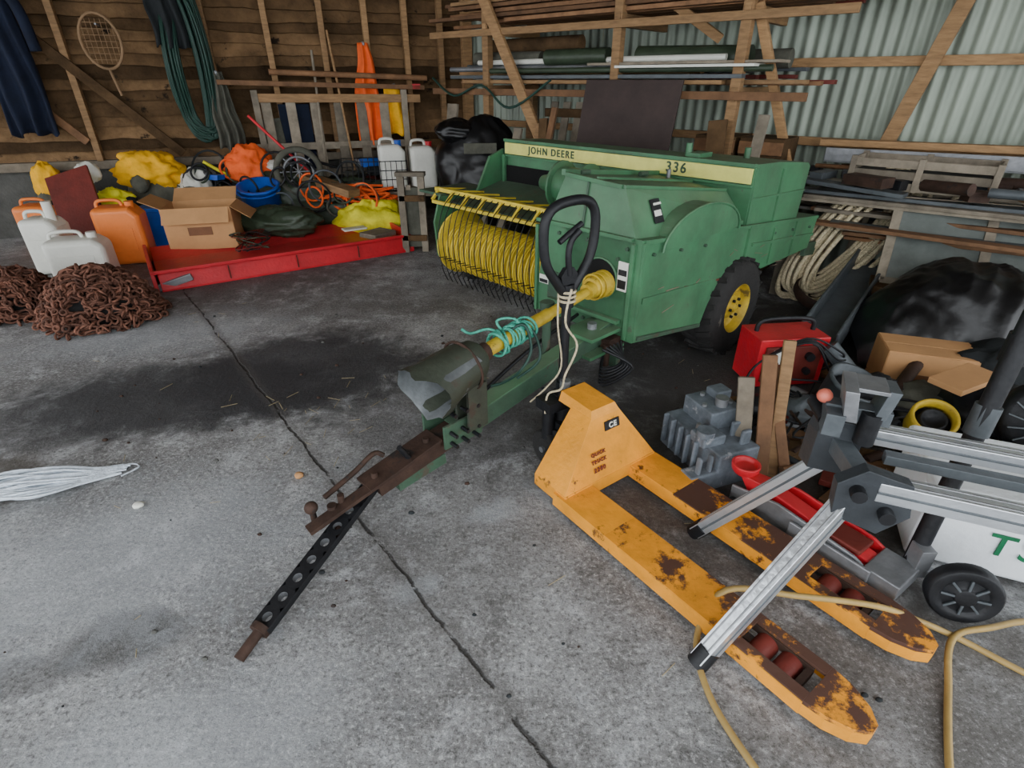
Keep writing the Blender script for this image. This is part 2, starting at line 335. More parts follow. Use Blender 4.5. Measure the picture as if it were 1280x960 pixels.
# ---------------- fence / pallet leaning on the left wall
g=G('slatted_pallet',.004)
for i in range(6):
    s_=1.15+i*.27; g.beam(W_(s_,.55,.36),W_(s_,1.45,.28),.11,.03,woodg,up=WN)
g.beam(W_(.65,1.52,.36),W_(2.95,1.58,.36),.1,.05,woodb); g.beam(W_(.7,1.4,.33),W_(2.6,1.42,.33),.03,.09,wood); g.beam(W_(.9,.9,.33),W_(2.7,.9,.33),.03,.08,woodg)
g.beam(W_(.9,.6,.33),W_(2.7,.6,.33),.03,.08,woodg); g.cyl(W_(.6,1.62,.33),W_(2.4,1.68,.33),.03,woodb); g.box(W_(.75,1.53,.4),(.1,.02,.06),red,ax=WD)
for s_ in(.9,2.6): g.beam(W_(s_,0,.33),W_(s_,1.5,.33),.07,.06,woodg,up=WN)
g.done()
g=G('stored_panel',.003); g.beam(W_(2.2,.5,.24),W_(2.2,1.35,.2),.35,.02,navy,up=WN); g.beam(W_(2.45,.5,.26),W_(2.5,1.2,.22),.25,.02,grayc,up=WN); g.beam(W_(2.2,0,.26),W_(2.2,.5,.26),.3,.04,woodd,up=WN); g.done()
g=G('garden_tool'); g.cyl(W_(2.7,1.25,.5),W_(2.1,.6,.75),.016,red,n=8); g.cyl(W_(2.1,.6,.75),W_(2.05,.5,.77),.03,black,n=8); g.box(W_(2.03,.46,.79),(.16,.02,.2),steel,ax=WD); g.done()
g=G('tool_shaft'); g.cyl(W_(1.95,.5,.55),W_(1.90,1.9,.2),.015,woodg,n=8); g.box(W_(1.95,.45,.55),(.3,.04,.06),woodg,ax=WD); g.done()
g=G('hand_rake'); g.cyl(W_(1.6,.5,.5),W_(1.7,2.1,.2),.014,wood,n=8); g.box(W_(1.6,.48,.5),(.3,.03,.03),black,ax=WD); g.done()
# hanging things
def hang(name,s_,z,wt,wb,h,m,folds=4,seed=1,extra=None):
    g=G(name); g.cloth(W_(s_,z,.22),WD,WN,wt,wb,h,m,folds,.04,seed); g.cyl(W_(s_,z-.02,.08),W_(s_,z-.01,.29),.012,steel,n=8)
    if extra: extra(g)
    ob=g.done(); so=ob.modifiers.new('solid','SOLIDIFY'); so.thickness=.012; return ob
def sleeves(m,s_,z,w):
    def f(g):
        for q in(-1,1): g.tube([W_(s_+q*w*.3,z-.05,.27),W_(s_+q*w*.55,z-.3,.27),W_(s_+q*w*.6,z-.65,.25)],.05,m,n=10)
    return f
hang('blue_coverall',4.80,2.5,.3,.42,1.4,navy,3,2,sleeves(navy,4.80,2.5,.42))
hang('dark_jacket',3.25,2.75,.3,.42,.85,charc,3,4)
hang('gray_jacket',2.95,1.68,.12,.27,.78,grayc,3,5)
hang('orange_hivis_trousers',1.32,1.98,.12,.34,1.1,hivis,2,6)
hang('yellow_rain_jacket',1.0,1.55,.26,.30,.55,golden,2,8)
g=G('garden_hose')
for i in range(16):
    w=.13+.07*random.random(); top=2.6-.02*i; bot=.98+.14*random.random(); cs=3.2+random.uniform(-.06,.06)
    g.tube([W_(cs-w*.6,top,.2+i*.008),W_(cs-w,1.8,.22+i*.008),W_(cs-w*.6,bot+.1,.22),W_(cs,bot,.24),W_(cs+w*.8,bot+.2,.22),W_(cs+w*.9,1.8,.2+i*.01),W_(cs+w*.4,top,.2)],.013,hoseg,n=6,closed=True)
g.done()
g=G('snowshoe'); wsn=mat('snowshoe_wood',(142,114,84),.8); g.torus(W_(3.97,1.95,.2),WN,.25,.014,wsn,sx=.72)
for i in range(-3,4):
    g.cyl(W_(3.97+i*.045,1.75,.2),W_(3.97+i*.045,2.15,.2),.003,wsn,n=5); g.cyl(W_(3.82,1.95+i*.055,.2),W_(4.12,1.95+i*.055,.2),.003,wsn,n=5)
g.cyl(W_(3.97,1.70,.2),W_(3.93,1.45,.2),.014,wsn,n=8); g.cyl(W_(3.97,2.1,.06),W_(3.97,2.1,.22),.01,steel,n=6); g.done()
# ---------------- BALER
C0=V((.60,2.60,0)); U=V((.731,.682,0)).normalized(); W=V((-.682,.731,0)).normalized()
def BL(u,w,z): return C0+U*u+W*w+Z*z
g=G('hay_baler',.008)
g.hexa([BL(0,0,.40),BL(0,.68,.40),BL(1.12,.68,.40),BL(1.12,0,.40)],[BL(0,0,.93),BL(0,.60,.93),BL(1.12,.68,.86),BL(1.12,0,.86)],green)
g.hexa([BL(.0,.01,.925),BL(.0,.598,.925),BL(1.12,.66,.85),BL(1.12,.01,.85)],[BL(.03,.12,1.155),BL(.03,.50,1.175),BL(1.09,.62,1.055),BL(1.06,.13,1.02)],green)
g.beam(BL(.02,.51,1.185),BL(1.08,.63,1.066),.025,.03,green); g.beam(BL(.02,.12,1.16),BL(1.05,.13,1.026),.015,.015,green)
g.beam(BL(-.004,.34,.94),BL(.028,.34,1.17),.012,.014,green_d,up=U); g.beam(BL(.02,.13,1.158),BL(.02,.49,1.178),.02,.02,green)
g.beam(BL(.04,.30,1.178),BL(1.05,.36,1.05),.012,.012,green); 
for u in(.2,.75): g.cyl(BL(u-.04,.515,1.19-.11*u),BL(u+.04,.52,1.185-.11*u),.014,green_d,n=10)
g.box(BL(.55,.10,1.0),(.06,.02,.03),steel,ax=U)
# side chamber
g.prism([(0,.40),(.70,.29),(.76,.42),(.88,.56),(1.07,.62),(1.28,.58),(1.42,.5),(2.18,.5),(2.24,.73),(1.15,.83),(0,.935)],BL(0,-.03,0),U,Z,W*.5,green)
g.beam(BL(.02,-.036,.925),BL(2.22,-.036,.725),.012,.02,green)
g.beam(BL(1.2,-.036,.70),BL(2.2,-.036,.60),.012,.02,green)
g.beam(BL(.05,-.034,.62),BL(.80,-.034,.56),.006,.03,green)
g.beam(BL(1.12,-.036,.83),BL(1.12,-.036,.64),.012,.02,green,up=W)
g.beam(BL(.03,-.04,.42),BL(.68,-.04,.31),.015,.02,green_d)
g.beam(BL(.012,-.036,.41),BL(.012,-.036,.92),.02,.012,green,up=W)
for u in(1.5,1.85): g.beam(BL(u,-.036,.80-.04),BL(u,-.036,.52),.02,.01,green,up=W)
scm=mat('scratch_metal',(130,112,96),.5)
for q in range(16): 
    u=random.uniform(.1,1.9); z=random.uniform(.5,.75)-.03*u
    g.beam(BL(u,-.0325,z),BL(u+random.uniform(.03,.16),-.0325,z+random.uniform(-.03,.02)),.003,random.uniform(.002,.006),scm,up=Z)
for q in range(4): g.beam(BL(.45+.1*q,-.0325,.60-.01*q),BL(.55+.1*q,-.0325,.585-.01*q),.003,.012,redd,up=Z)
pts=[(.55+.37*math.cos(math.radians(a)),.86+.17*math.sin(math.radians(a))) for a in range(0,181,12)]
g.prism(pts,BL(0,-.05,0),U,Z,W*.25,green)
pts2=[(.55+.39*math.cos(math.radians(a)),.86+.185*math.sin(math.radians(a))) for a in range(0,181,12)]
g.tube([BL(p[0],-.048,p[1]-.01) for p in pts2],.008,green,n=6,smooth_path=False)
# feeder housing
g.prism([(1.09,.62),(1.87,.62),(1.90,1.10),(1.85,1.125),(1.40,1.165),(1.09,1.175)],BL(0,-.01,0),U,Z,W*.75,green)
g.beam(BL(1.48,-.016,.72),BL(1.48,-.016,1.12),.02,.012,green,up=W); g.beam(BL(1.1,-.016,.98),BL(1.88,-.016,.95),.01,.012,green); g.beam(BL(1.105,-.014,.7),BL(1.105,-.014,1.16),.02,.012,green,up=W)
g.prism([(1.09,.78),(1.10,1.175),(1.55,1.15),(1.75,1.0),(1.75,.6),(1.3,.6),(1.2,.7)],BL(0,.7,0),U,Z,W*1.45,green)
g.box(BL(1.083,1.06,1.11),(.012,2.12,.085),stripe,ax=U,ay=W)
g.box(BL(1.085,1.06,1.17),(.03,2.14,.02),green,ax=U,ay=W); g.box(BL(1.08,1.06,1.055),(.02,2.14,.015),green,ax=U,ay=W)
for w in(.72,1.45,2.12): g.box(BL(1.07,w,.93),(.03,.03,.26),green,ax=U,ay=W)
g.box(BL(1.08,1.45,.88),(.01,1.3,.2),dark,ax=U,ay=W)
g.prism([(.55,.70),(1.1,.82),(1.1,.86),(.55,.74)],BL(0,.7,0),U,Z,W*1.5,green_d)
g.lathe([(0,0),(.13,0),(.13,.32),(.09,.34),(.05,.5),(0,.5)],BL(.9,1.0,.93),W,green)
g.lathe([(0,0),(.17,0),(.17,.02),(0,.02)],BL(.9,1.05,.93),W,green); g.lathe([(0,0),(.17,0),(.17,.02),(0,.02)],BL(.9,1.3,.93),W,green)
g.prism([(.1,.42),(.95,.42),(1.09,.7),(1.09,1.02),(.7,.95),(.1,.75)],BL(0,.68,0),U,Z,W*.03,green)
g.prism([(.75,.7),(1.1,.75),(1.1,1.1),(.95,1.05)],BL(0,2.16,0),U,Z,W*.025,green)
DR=.195
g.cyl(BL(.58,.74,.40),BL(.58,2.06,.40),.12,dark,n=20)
for i in range(22):
    w=.78+i*.060
    g.prism([(.58+DR*math.cos(math.radians(x)),.40+DR*math.sin(math.radians(x))) for x in range(30,291,16)],BL(0,w,0),U,Z,W*.030,yel)
    g.tube([BL(.58+(DR+.008)*math.cos(t),w+.015,.40+(DR+.008)*math.sin(t)) for t in [math.radians(x) for x in range(40,290,18)]],.008,yel,n=6,smooth_path=False)
    for q in(200,240,275): 
        t=math.radians(q); g.cyl(BL(.58+.19*math.cos(t),w+.045,.40+.19*math.sin(t)),BL(.58+.27*math.cos(t-.15),w+.045,.40+.27*math.sin(t-.15)),.004,black,n=5)
g.lathe([(0,0),(.255,0),(.26,.01),(.255,.02),(.05,.05),(0,.05)],BL(.60,2.12,.42),W,yel,n=32)
g.lathe([(0,0),(.215,0),(.215,.02),(0,.02)],BL(.58,.72,.41),W,yel,n=28)
for i in range(20):
    w=.84+i*.064; g.tube([BL(.50,w,.84),BL(.37,w,.74),BL(.30,w,.52),BL(.31,w-.02,.28),BL(.36,w-.02,.16)],.004,black,n=5)
g.beam(BL(.5,.68,.84),BL(.5,2.32,.83),.03,.03,yel); g.beam(BL(.42,.7,.76),BL(.42,2.26,.75),.025,.025,yel)
for i in range(9): w=.75+i*.19; g.beam(BL(.5,w,.84),BL(.42,w,.76),.02,.02,yel); g.beam(BL(.5,w,.84),BL(.8,w,.80),.02,.012,yel)
g.prism([(.4,.32),(.75,.32),(.95,.7),(.95,.95),(.85,.8),(.45,.8),(.38,.6)],BL(0,2.2,0),U,Z,W*.02,green)
g.box(BL(.7,2.34,.80),(.5,.3,.02),green_d,ax=U,ay=W)
g.lathe([(.0,-.03),(.06,-.035),(.065,-.02),(.06,.0),(.06,.06),(0,.06)],BL(.85,2.27,.14),W,steel,n=18)
g.lathe([(.07,-.03),(.12,-.03),(.14,0),(.14,.03),(.12,.06),(.07,.06)],BL(.85,2.27,.14),W,rubber,n=22)
g.beam(BL(.85,2.33,.14),BL(.8,2.33,.5),.03,.03,green)
def wheel(g,c,ax,R,wd,rimR,rubberm,rimm,lugs=22):
    c=V(c);ax=V(ax).normalized(); h=wd/2
    g.lathe([(rimR,-h*.9),(R*.8,-h),(R*.95,-h*.85),(R,-h*.5),(R,h*.5),(R*.95,h*.85),(R*.8,h),(rimR,h*.9)],c,ax,rubberm,n=40)
    g.lathe([(rimR,-h*.9),(rimR*.95,-h*.85),(rimR*.9,-h*.4),(rimR*.55,-h*.2),(rimR*.45,-h*.5),(rimR*.2,-h*.55),(rimR*.18,-h*.8),(0,-h*.8)],c,ax,rimm,n=32)
    g.lathe([(rimR,h*.9),(rimR*.9,h*.4),(0,h*.3)],c,ax,rimm,n=32)
    x,y=orth(ax)
    for i in range(lugs):
        a=6.2832*i/lugs; d=x*math.cos(a)+y*math.sin(a); t=ax.cross(d)
        for q in(-1,1):
            p=c+d*R+ax*q*h*.45+t*q*.02; g.box(p,(wd*.42,R*.1,.022),rubberm,ax=(ax+t*q*.35),ay=None,az=d)
wheel(g,BL(1.07,.02,.325),W,.31,.23,.16,rubber,shaftm)
for i in range(6):
    a=i*1.047; g.cyl(BL(1.07+.06*math.cos(a),-.06,.325+.06*math.sin(a)),BL(1.07+.06*math.cos(a),-.075,.325+.06*math.sin(a)),.01,black,n=8)
wheel(g,BL(1.3,2.05,.3),W,.28,.16,.15,rubber,yel)
g.beam(BL(1.1,.1,.33),BL(1.25,2.0,.33),.07,.07,green_d)
g.beam(BL(2.2,.0,.48),BL(2.65,.0,.42),.03,.1,green_d); g.beam(BL(2.2,.42,.48),BL(2.65,.42,.42),.03,.1,green_d)
g.cyl(BL(1.2,.5,1.16),BL(1.2,.5,1.25),.02,green); g.cyl(BL(1.5,.25,1.14),BL(1.5,.25,1.22),.02,green); g.box(BL(1.25,.45,1.18),(.15,.1,.03),green,ax=U)
g.cyl(BL(1.0,.5,1.06),BL(1.0,.5,1.11),.014,steel,n=8)
# front details
g.lathe([(0,0),(.105,0),(.105,-.006),(0,-.006)],BL(-.004,.20,.70),U,dark,n=24); g.torus(BL(-.006,.20,.70),U,.105,.006,green,n=26,k=6)
g.lathe([(.035,-.12),(.05,-.12),(.058,-.1),(.058,-.07),(.066,-.06),(.066,-.03),(.072,-.02),(.072,.02)],BL(0,.17,.68),U,shaftm,n=24)
for q in(-.1,-.065,-.025): g.torus(BL(q,.17,.68),U,.064,.006,shaftm,n=24,k=6)
g.box(BL(-.02,.3,.5),(.03,.5,.02),green,ax=U,ay=W); g.box(BL(-.012,.34,.93),(.02,.64,.018),green,ax=U,ay=W)
g.box(BL(-.006,.66,.65),(.02,.02,.5),green,ax=U,ay=W); g.box(BL(-.006,.012,.66),(.02,.02,.5),green,ax=U,ay=W)
g.box(BL(-.005,.50,.56),(.008,.14,.2),green_d,ax=U,ay=W)
g.box(BL(-.008,.06,.74),(.006,.06,.15),white,ax=U,ay=W); g.box(BL(-.012,.06,.70),(.004,.05,.045),black,ax=U,ay=W);g.box(BL(-.012,.06,.76),(.004,.05,.03),black,ax=U,ay=W)
g.box(BL(-.008,.6,.6),(.006,.07,.05),white,ax=U,ay=W);g.box(BL(-.012,.6,.59),(.004,.06,.02),black,ax=U,ay=W)
hs=(W*.11+Z*.23).normalized()
g.box(BL(.22,.055,1.03),(.075,.006,.12),black,ax=U,az=hs); g.box(BL(.22,.05,1.02),(.06,.006,.03),white,ax=U,az=hs); g.box(BL(.22,.06,1.065),(.06,.006,.012),white,ax=U,az=hs)
for (w,z) in[(.05,.45),(.62,.45),(.05,.88),(.3,.88),(.5,.88),(.3,.45),(.1,.82),(.32,.6)]: g.cyl(BL(.0,w,z),BL(-.012,w,z),.01,green_d,n=8)
for u in(.1,.35,.6,1.5,1.8,2.1): g.cyl(BL(u,-.03,.86-.09*u),BL(u,-.045,.86-.09*u),.009,green_d,n=8)
# PTO shaft
def bz(u): return .44+.18*u
s0=BL(-.05,.17,.68); s1=BL(-.98,.08,.60); dS=(s1-s0)
g.cyl(s0,s1,.025,shaftm,n=18); g.cyl(s0+dS*.45,s0+dS*.9,.031,shaftm,n=18); g.cyl(s0+dS*.05,s0+dS*.12,.04,shaftm,n=18); g.cyl(s0+dS*.9,s1+dS*.06,.04,rust,n=14)
n=30; vs=[]
pa=BL(-.93,.09,.60); pb=BL(-1.24,.06,.55); ax=(pb-pa).normalized(); x_,y_=orth(ax)
for k_,(t,r) in enumerate([(0,.06),(.1,.085),(.3,.10),(.55,.11),(.8,.118),(1,.128)]):
    for i in range(n+1):
        a=6.2832*i/n; rr=r*(1+.13*math.cos(2*a+.6)+(.16*noise.noise(V((math.cos(a)*1.6,math.sin(a)*1.6,t*3)))))
        vs.append(pa.lerp(pb,t)+x_*rr*math.cos(a)*.95+y_*rr*math.sin(a)*1.1+ax*((.07*noise.noise(V((math.cos(a)*1.5,math.sin(a)*1.5,5)))+.02*math.sin(a)) if k_==5 else 0))
g.add(vs,[(j*(n+1)+i,j*(n+1)+i+1,(j+1)*(n+1)+i+1,(j+1)*(n+1)+i) for j in range(5) for i in range(n)],guardm,True)
rim=[V(v) for v in vs[-(n+1):]]
r2=[v-ax*.012+(pb-v)*.05 for v in rim]; r3=[pa.lerp(pb,.25)+(v-pb)*.72 for v in rim]
g.add([v-ax*.001 for v in rim]+r2+r3,[(k_*(n+1)+i,k_*(n+1)+i+1,(k_+1)*(n+1)+i+1,(k_+1)*(n+1)+i) for k_ in range(2) for i in range(n)],guardin,True)
g.torus(pa.lerp(pb,.28),ax,.108,.007,rust,n=26,k=6)
g.box(BL(-1.0,.1,.44),(.10,.015,.26),guardm,ax=U); g.box(BL(-1.0,.02,.44),(.10,.015,.26),guardm,ax=U); g.box(BL(-1.03,.06,.52),(.14,.12,.012),guardm,ax=U,ay=W)
g.box(BL(-1.05,.06,.30),(.20,.012,.11),green_d,ax=U); g.box(BL(-1.05,.21,.30),(.20,.012,.11),green_d,ax=U); g.box(BL(-1.0,.04,.40),(.05,.01,.2),guardm,ax=U)
for u in(-1.12,-1.06,-1.0):
    for z in(.27,.32,.42): g.cyl(BL(u,.05,z),BL(u,.008,z),.009,black,n=8)
# tongue
g.beam(BL(.05,.14,bz(.05)),BL(-1.05,.14,bz(-1.05)),.09,.09,green_d); g.beam(BL(.05,.14,bz(.05)+.047),BL(-.9,.14,bz(-.9)+.047),.085,.004,green)
g.beam(BL(-.95,.14,bz(-.95)),BL(-1.45,.14,bz(-1.45)),.085,.08,rust)
g.beam(BL(-1.15,.13,bz(-1.15)+.05),BL(-1.5,.12,bz(-1.5)+.045),.11,.014,rust)
g.beam(BL(-1.3,.09,bz(-1.3)+.05),BL(-1.75,.1,bz(-1.75)+.03),.05,.016,rust); g.beam(BL(-1.3,.17,bz(-1.3)-.02),BL(-1.7,.15,bz(-1.7)-.02),.05,.016,rust)
g.beam(BL(-1.12,.14,bz(-1.12)-.075),BL(-1.36,.14,bz(-1.36)-.055),.08,.05,green_d)
for u in(-1.2,-1.3,-1.45,-1.6): g.cyl(BL(u,.12,bz(u)+.04),BL(u,.12,bz(u)+.075),.014,rust,n=8)
g.cyl(BL(-1.64,.12,.05),BL(-1.64,.12,.2),.018,rust); g.blob(BL(-1.70,.17,.19),(.026,.026,.026),rust,amp=0,n=14); g.cyl(BL(-1.70,.16,.1),BL(-1.70,.165,.18),.012,rust)
g.tube([BL(-1.36,.2,bz(-1.35)+.05),BL(-1.4,.21,bz(-1.4)+.08),BL(-1.5,.2,bz(-1.5)+.06),BL(-1.64,.18,bz(-1.62)+.05)],.011,rust)
g.tube([BL(-1.3,.1,bz(-1.3)+.05),BL(-1.34,.1,bz(-1.34)+.13)],.012,black)
g.cyl(BL(-1.66,.05,.1),BL(-1.6,.2,.12),.016,rust,n=10)
g.box(BL(-.1,.14,.46),(.28,.2,.018),green,ax=U,ay=W); g.box(BL(-.1,.14,.36),(.28,.2,.018),green,ax=U,ay=W); g.cyl(BL(-.12,.14,.32),BL(-.12,.14,.5),.025,steel,n=12)
g.cyl(BL(-.38,.22,.36),BL(-.38,.22,.62),.022,green_d,n=12); g.cyl(BL(-.38,.22,.62),BL(-.38,.22,.66),.035,green_d,n=12)
g.tube([BL(-.9,.2,.30),BL(-.5,.24,.42),BL(-.05,.3,.48)],.01,black)
for i in range(6): g.tube([BL(-.05-.03*i,-.0,.42),BL(-.12,-.06-.015*i,.34),BL(-.2,0,.32-.02*i),BL(-.02,.1,.38)],.007,black,n=6)
g.box(BL(-.03,.1,.37),(.12,.12,.1),rust,ax=U); g.box(BL(-.06,.02,.33),(.06,.06,.1),green_d,ax=U); g.cyl(BL(-.1,.05,.28),BL(-.1,.05,.4),.02,rust)
baler=g.done()
def text(body,loc,size,m,name,xa,za,ext=.002):
    c=bpy.data.curves.new(name,'FONT'); c.body=body; c.size=size; c.extrude=ext; c.align_x='CENTER'; c.align_y='CENTER'; c.offset=.0012; c.space_character=1.25
    o=bpy.data.objects.new(name,c); SC.collection.objects.link(o); c.materials.append(m); ya=za.cross(xa)
    o.matrix_world=Matrix(((xa.x,ya.x,za.x,loc.x),(xa.y,ya.y,za.y,loc.y),(xa.z,ya.z,za.z,loc.z),(0,0,0,1)))
    return o
def attach(o,par): o.parent=par; o.matrix_parent_inverse=Matrix.Translation(-par.location)
for o in (text('JOHN DEERE',BL(1.074,1.6,1.112),.070,green_d,'lettering_name',-W,-U),text('336',BL(1.074,.5,1.112),.085,green_d,'lettering_number',-W,-U)): attach(o,baler)
# perforated crossbar
g=G('perforated_drawbar',.002)
q0=V((-.55,1.76,.18)); q1=V((-.82,1.16,.035)); d=(q1-q0).normalized(); x_=d.cross(Z).normalized(); nrm=x_.cross(d).normalized()
if nrm.z<0: nrm=-nrm
L_=(q1-q0).length; nh=9; st=L_/nh; hw=.033; r=.017
for i in range(nh):
    c=q0+d*(st*(i+.5)); K=16
    for lay in(.014,-.014):
        ring=[c+nrm*lay+d*r*math.cos(6.2832*k/K+.19635)+x_*r*math.sin(6.2832*k/K+.19635) for k in range(K)]
        sq=[]
        for k in range(K):
            a=6.2832*k/K+.19635; cx,cy=math.cos(a),math.sin(a); s_=1/max(abs(cx),abs(cy)); sq.append(c+nrm*lay+d*cx*s_*st/2+x_*cy*s_*hw)
        g.add(ring+sq,[(k,(k+1)%K,K+(k+1)%K,K+k) for k in range(K)],black)
        if lay>0: R1=ring
        else: R2=ring
    g.add(R1+R2,[(k,(k+1)%K,K+(k+1)%K,K+k) for k in range(K)],steel)
for s_ in(-1,1): g.beam(q0+x_*hw*s_,q1+x_*hw*s_,.003,.028,black,up=nrm)
g.cyl(q1,q1+d*.1-Z*.005,.018,rust,n=14); g.cyl(q1-d*.01,q1+d*.012,.034,rust,n=14); g.cyl(q0,q0-d*.07,.018,rust,n=14); g.done()
# ropes
g=G('teal_rope')
for i in range(16):
    c=s0+dS*(.62+.014*i); ax=dS.normalized(); g.torus(c,ax+V((random.uniform(-.6,.6),random.uniform(-.6,.6),random.uniform(-.3,.3))),.040+.014*random.random(),.006,teal,n=18,k=6)
c=s0+dS*.75
g.tube([c+Z*.03,c+V((.07,0,.06)),c+V((.1,-.02,-.05)),c+V((.05,-.05,-.14)),c+V((-.02,0,-.22)),c+V((-.08,0,-.24))],.007,hoseg,n=6)
g.tube([c,c+V((.1,.05,.02)),c+V((.14,.0,-.10)),c+V((.04,0,-.2))],.007,hoseg,n=6)
g.tube([c,c+V((-.08,-.02,.05)),c+V((-.16,-.02,.03)),c+V((-.2,-.02,.05))],.006,teal,n=6)
g.tube([c,c+V((-.05,.02,.07)),c+V((.03,.02,.08)),c+V((.06,0,.03))],.006,teal,n=6)
g.done()
# ---------------- PALLET TRUCK
T0=V((.40,1.93,0)); F=V((.59,-.807,0)).normalized(); S=V((.807,.59,0)).normalized()
def TP(f,s,z): return T0+F*f+S*s+Z*z
g=G('pallet_truck',.006)
for q in(-1,1):
    c=q*.2; hw=.083
    g.prism([(0,-hw),(.3,-hw),(.3,hw),(0,hw)],TP(0,c,.082),F,S,Z*.012,orange)
    g.prism([(.3,-hw),(.86,-hw),(.86,hw),(.3,hw)],TP(0,c,.082),F,S,Z*.012,orange_w)
    g.prism([(.86,-hw),(1.08,-hw),(1.08,-.045),(.86,-.045)],TP(0,c,.082),F,S,Z*.012,orange_w)
    g.prism([(.86,.045),(1.08,.045),(1.08,hw),(.86,hw)],TP(0,c,.082),F,S,Z*.012,orange_w)
    tip=[(1.08,-hw),(1.14,-.075),(1.20,-.05),(1.235,-.015),(1.235,.015),(1.20,.05),(1.14,.075),(1.08,hw)]
    g.prism(tip,TP(0,c,.078),F,S,Z*.016,orange_w); g.prism(tip,TP(0,c,.035),F,S,Z*.045,orange)
    for w_ in(-1,1): g.box(TP(.54,c+w_*(hw-.004),.060),(1.08,.008,.058),orange,ax=F)
    for rr in(.91,.99): g.cyl(TP(rr,c-.04,.046),TP(rr,c+.04,.046),.036,redd,n=18)
    g.box(TP(.95,c-.042,.07),(.2,.006,.03),rust,ax=F); g.box(TP(.95,c+.042,.07),(.2,.006,.03),rust,ax=F); g.box(TP(1.04,c,.06),(.02,.08,.03),rust,ax=F)
    g.beam(TP(.05,c,.05),TP(.9,c,.05),.03,.025,rust)
g.hexa([TP(-.14,-.27,.10),TP(.06,-.27,.10),TP(.06,.275,.10),TP(-.14,.275,.10)],[TP(-.14,-.075,.375),TP(-.015,-.075,.375),TP(-.015,.08,.375),TP(-.14,.08,.375)],orange)
g.hexa([TP(-.14,-.27,.045),TP(.065,-.27,.045),TP(.065,.275,.045),TP(-.14,.275,.045)],[TP(-.14,-.27,.102),TP(.062,-.27,.102),TP(.062,.275,.102),TP(-.14,.275,.102)],orange)
g.hexa([TP(-.22,-.08,.365),TP(-.01,-.08,.365),TP(-.01,.085,.365),TP(-.22,.085,.365)],[TP(-.22,-.065,.41),TP(-.03,-.065,.40),TP(-.03,.07,.40),TP(-.22,.07,.41)],orange)
sl=(Z*.275-F*.075).normalized(); nf=S.cross(sl)
def FP(s,h,off=.004): return TP(.06-.075*(h-.1)/.275+off,s,h)
g.box(FP(.03,.32),(.085,.006,.04),black,ax=S,az=sl)
P0=TP(-.27,0.0,0)
g.cyl(P0+Z*.12,P0+Z*.36,.055,black,n=18); g.cyl(P0+Z*.1,P0+Z*.2,.095,black,n=18); g.cyl(P0+Z*.36,P0+Z*.42,.025,steel,n=12)
g.cyl(P0-S*.09+Z*.15,P0-S*.09+Z*.34,.03,black,n=12); g.box(P0-S*.05+Z*.33,(.1,.16,.05),black,ax=F)
g.box(P0+F*.08+Z*.2,(.16,.14,.07),black,ax=F); g.box(P0+F*.08+Z*.36,(.14,.1,.05),black,ax=F)
for q in(-1,1): g.lathe([(0,-.025),(.05,-.025),(.055,-.02),(.085,-.025),(.09,-.015),(.09,.015),(.085,.025),(.05,.02),(0,.025)],P0+S*q*.09+Z*.09,S,redd if q>0 else rubber,n=26)
g.cyl(P0-S*.13+Z*.09,P0+S*.13+Z*.09,.015,steel,n=10)
HB=P0-F*.03+S*.01
g.beam(HB-S*.06+Z*.22,HB+S*.06+Z*.22,.07,.07,black); g.cyl(HB+Z*.22,HB+Z*.86,.021,black,n=14); g.cyl(HB+Z*.22,HB+Z*.4,.03,black,n=12)
lp=[(-.012,.82),(-.06,.875),(-.115,.955),(-.135,1.05),(-.125,1.14),(-.065,1.185),(.065,1.19),(.125,1.145),(.135,1.05),(.115,.955),(.06,.875),(.012,.82)]
g.tube([HB+S*a+Z*zz for a,zz in lp],.020,black,n=10,closed=True)
g.prism([(-.03,.82),(.03,.82),(.045,.90),(.02,.93),(-.02,.93),(-.045,.90)],HB-F*.012,S,Z,F*.024,black)
g.tube([HB+Z*.9+F*.01,HB+Z*.98-S*.012+F*.01,HB+Z*1.04+S*.0+F*.01,HB+Z*1.08+S*.035+F*.02],.013,black,n=8); g.tube([HB+Z*1.04-S*.055,HB+Z*1.07-S*.0,HB+Z*1.10+S*.06],.012,black,n=8)
g.cyl(HB+Z*.76,HB+Z*.86,.03,black,n=12)
truck=g.done()
nn=nf.normalized() if nf.dot(F)>0 else -nf.normalized()
for (b_,s_,h,sz) in (('CE',.03,.32,.033),('2280',-.07,.155,.028),('QUICK',-.07,.225,.022),('TRUCK',-.07,.192,.022)):
    attach(text(b_,FP(s_,h,.009),sz,white if b_=='CE' else redd,'lettering_'+b_.lower(),S,nn,.001),truck)
g=G('white_cord')
g.tube([P0+F*.03-S*.02+Z*.86,P0+F*.03-S*.045+Z*.72,P0+F*.04+S*.02+Z*.6,P0+F*.03-S*.03+Z*.47,P0+F*.05-S*.07+Z*.42,P0+F*.0-S*.10+Z*.38,P0+F*.02-S*.13+Z*.3],.005,ropem,n=6)
g.tube([P0-F*.05-S*.02+Z*.84,P0-F*.0-S*.06+Z*.7,P0+F*.0-S*.03+Z*.5,P0-F*.03-S*.08+Z*.4,P0-F*.1-S*.12+Z*.3],.004,ropem,n=6)
for q in(.79,.81,.83): g.torus(HB+Z*q,Z,.034,.006,ropem)
g.done()
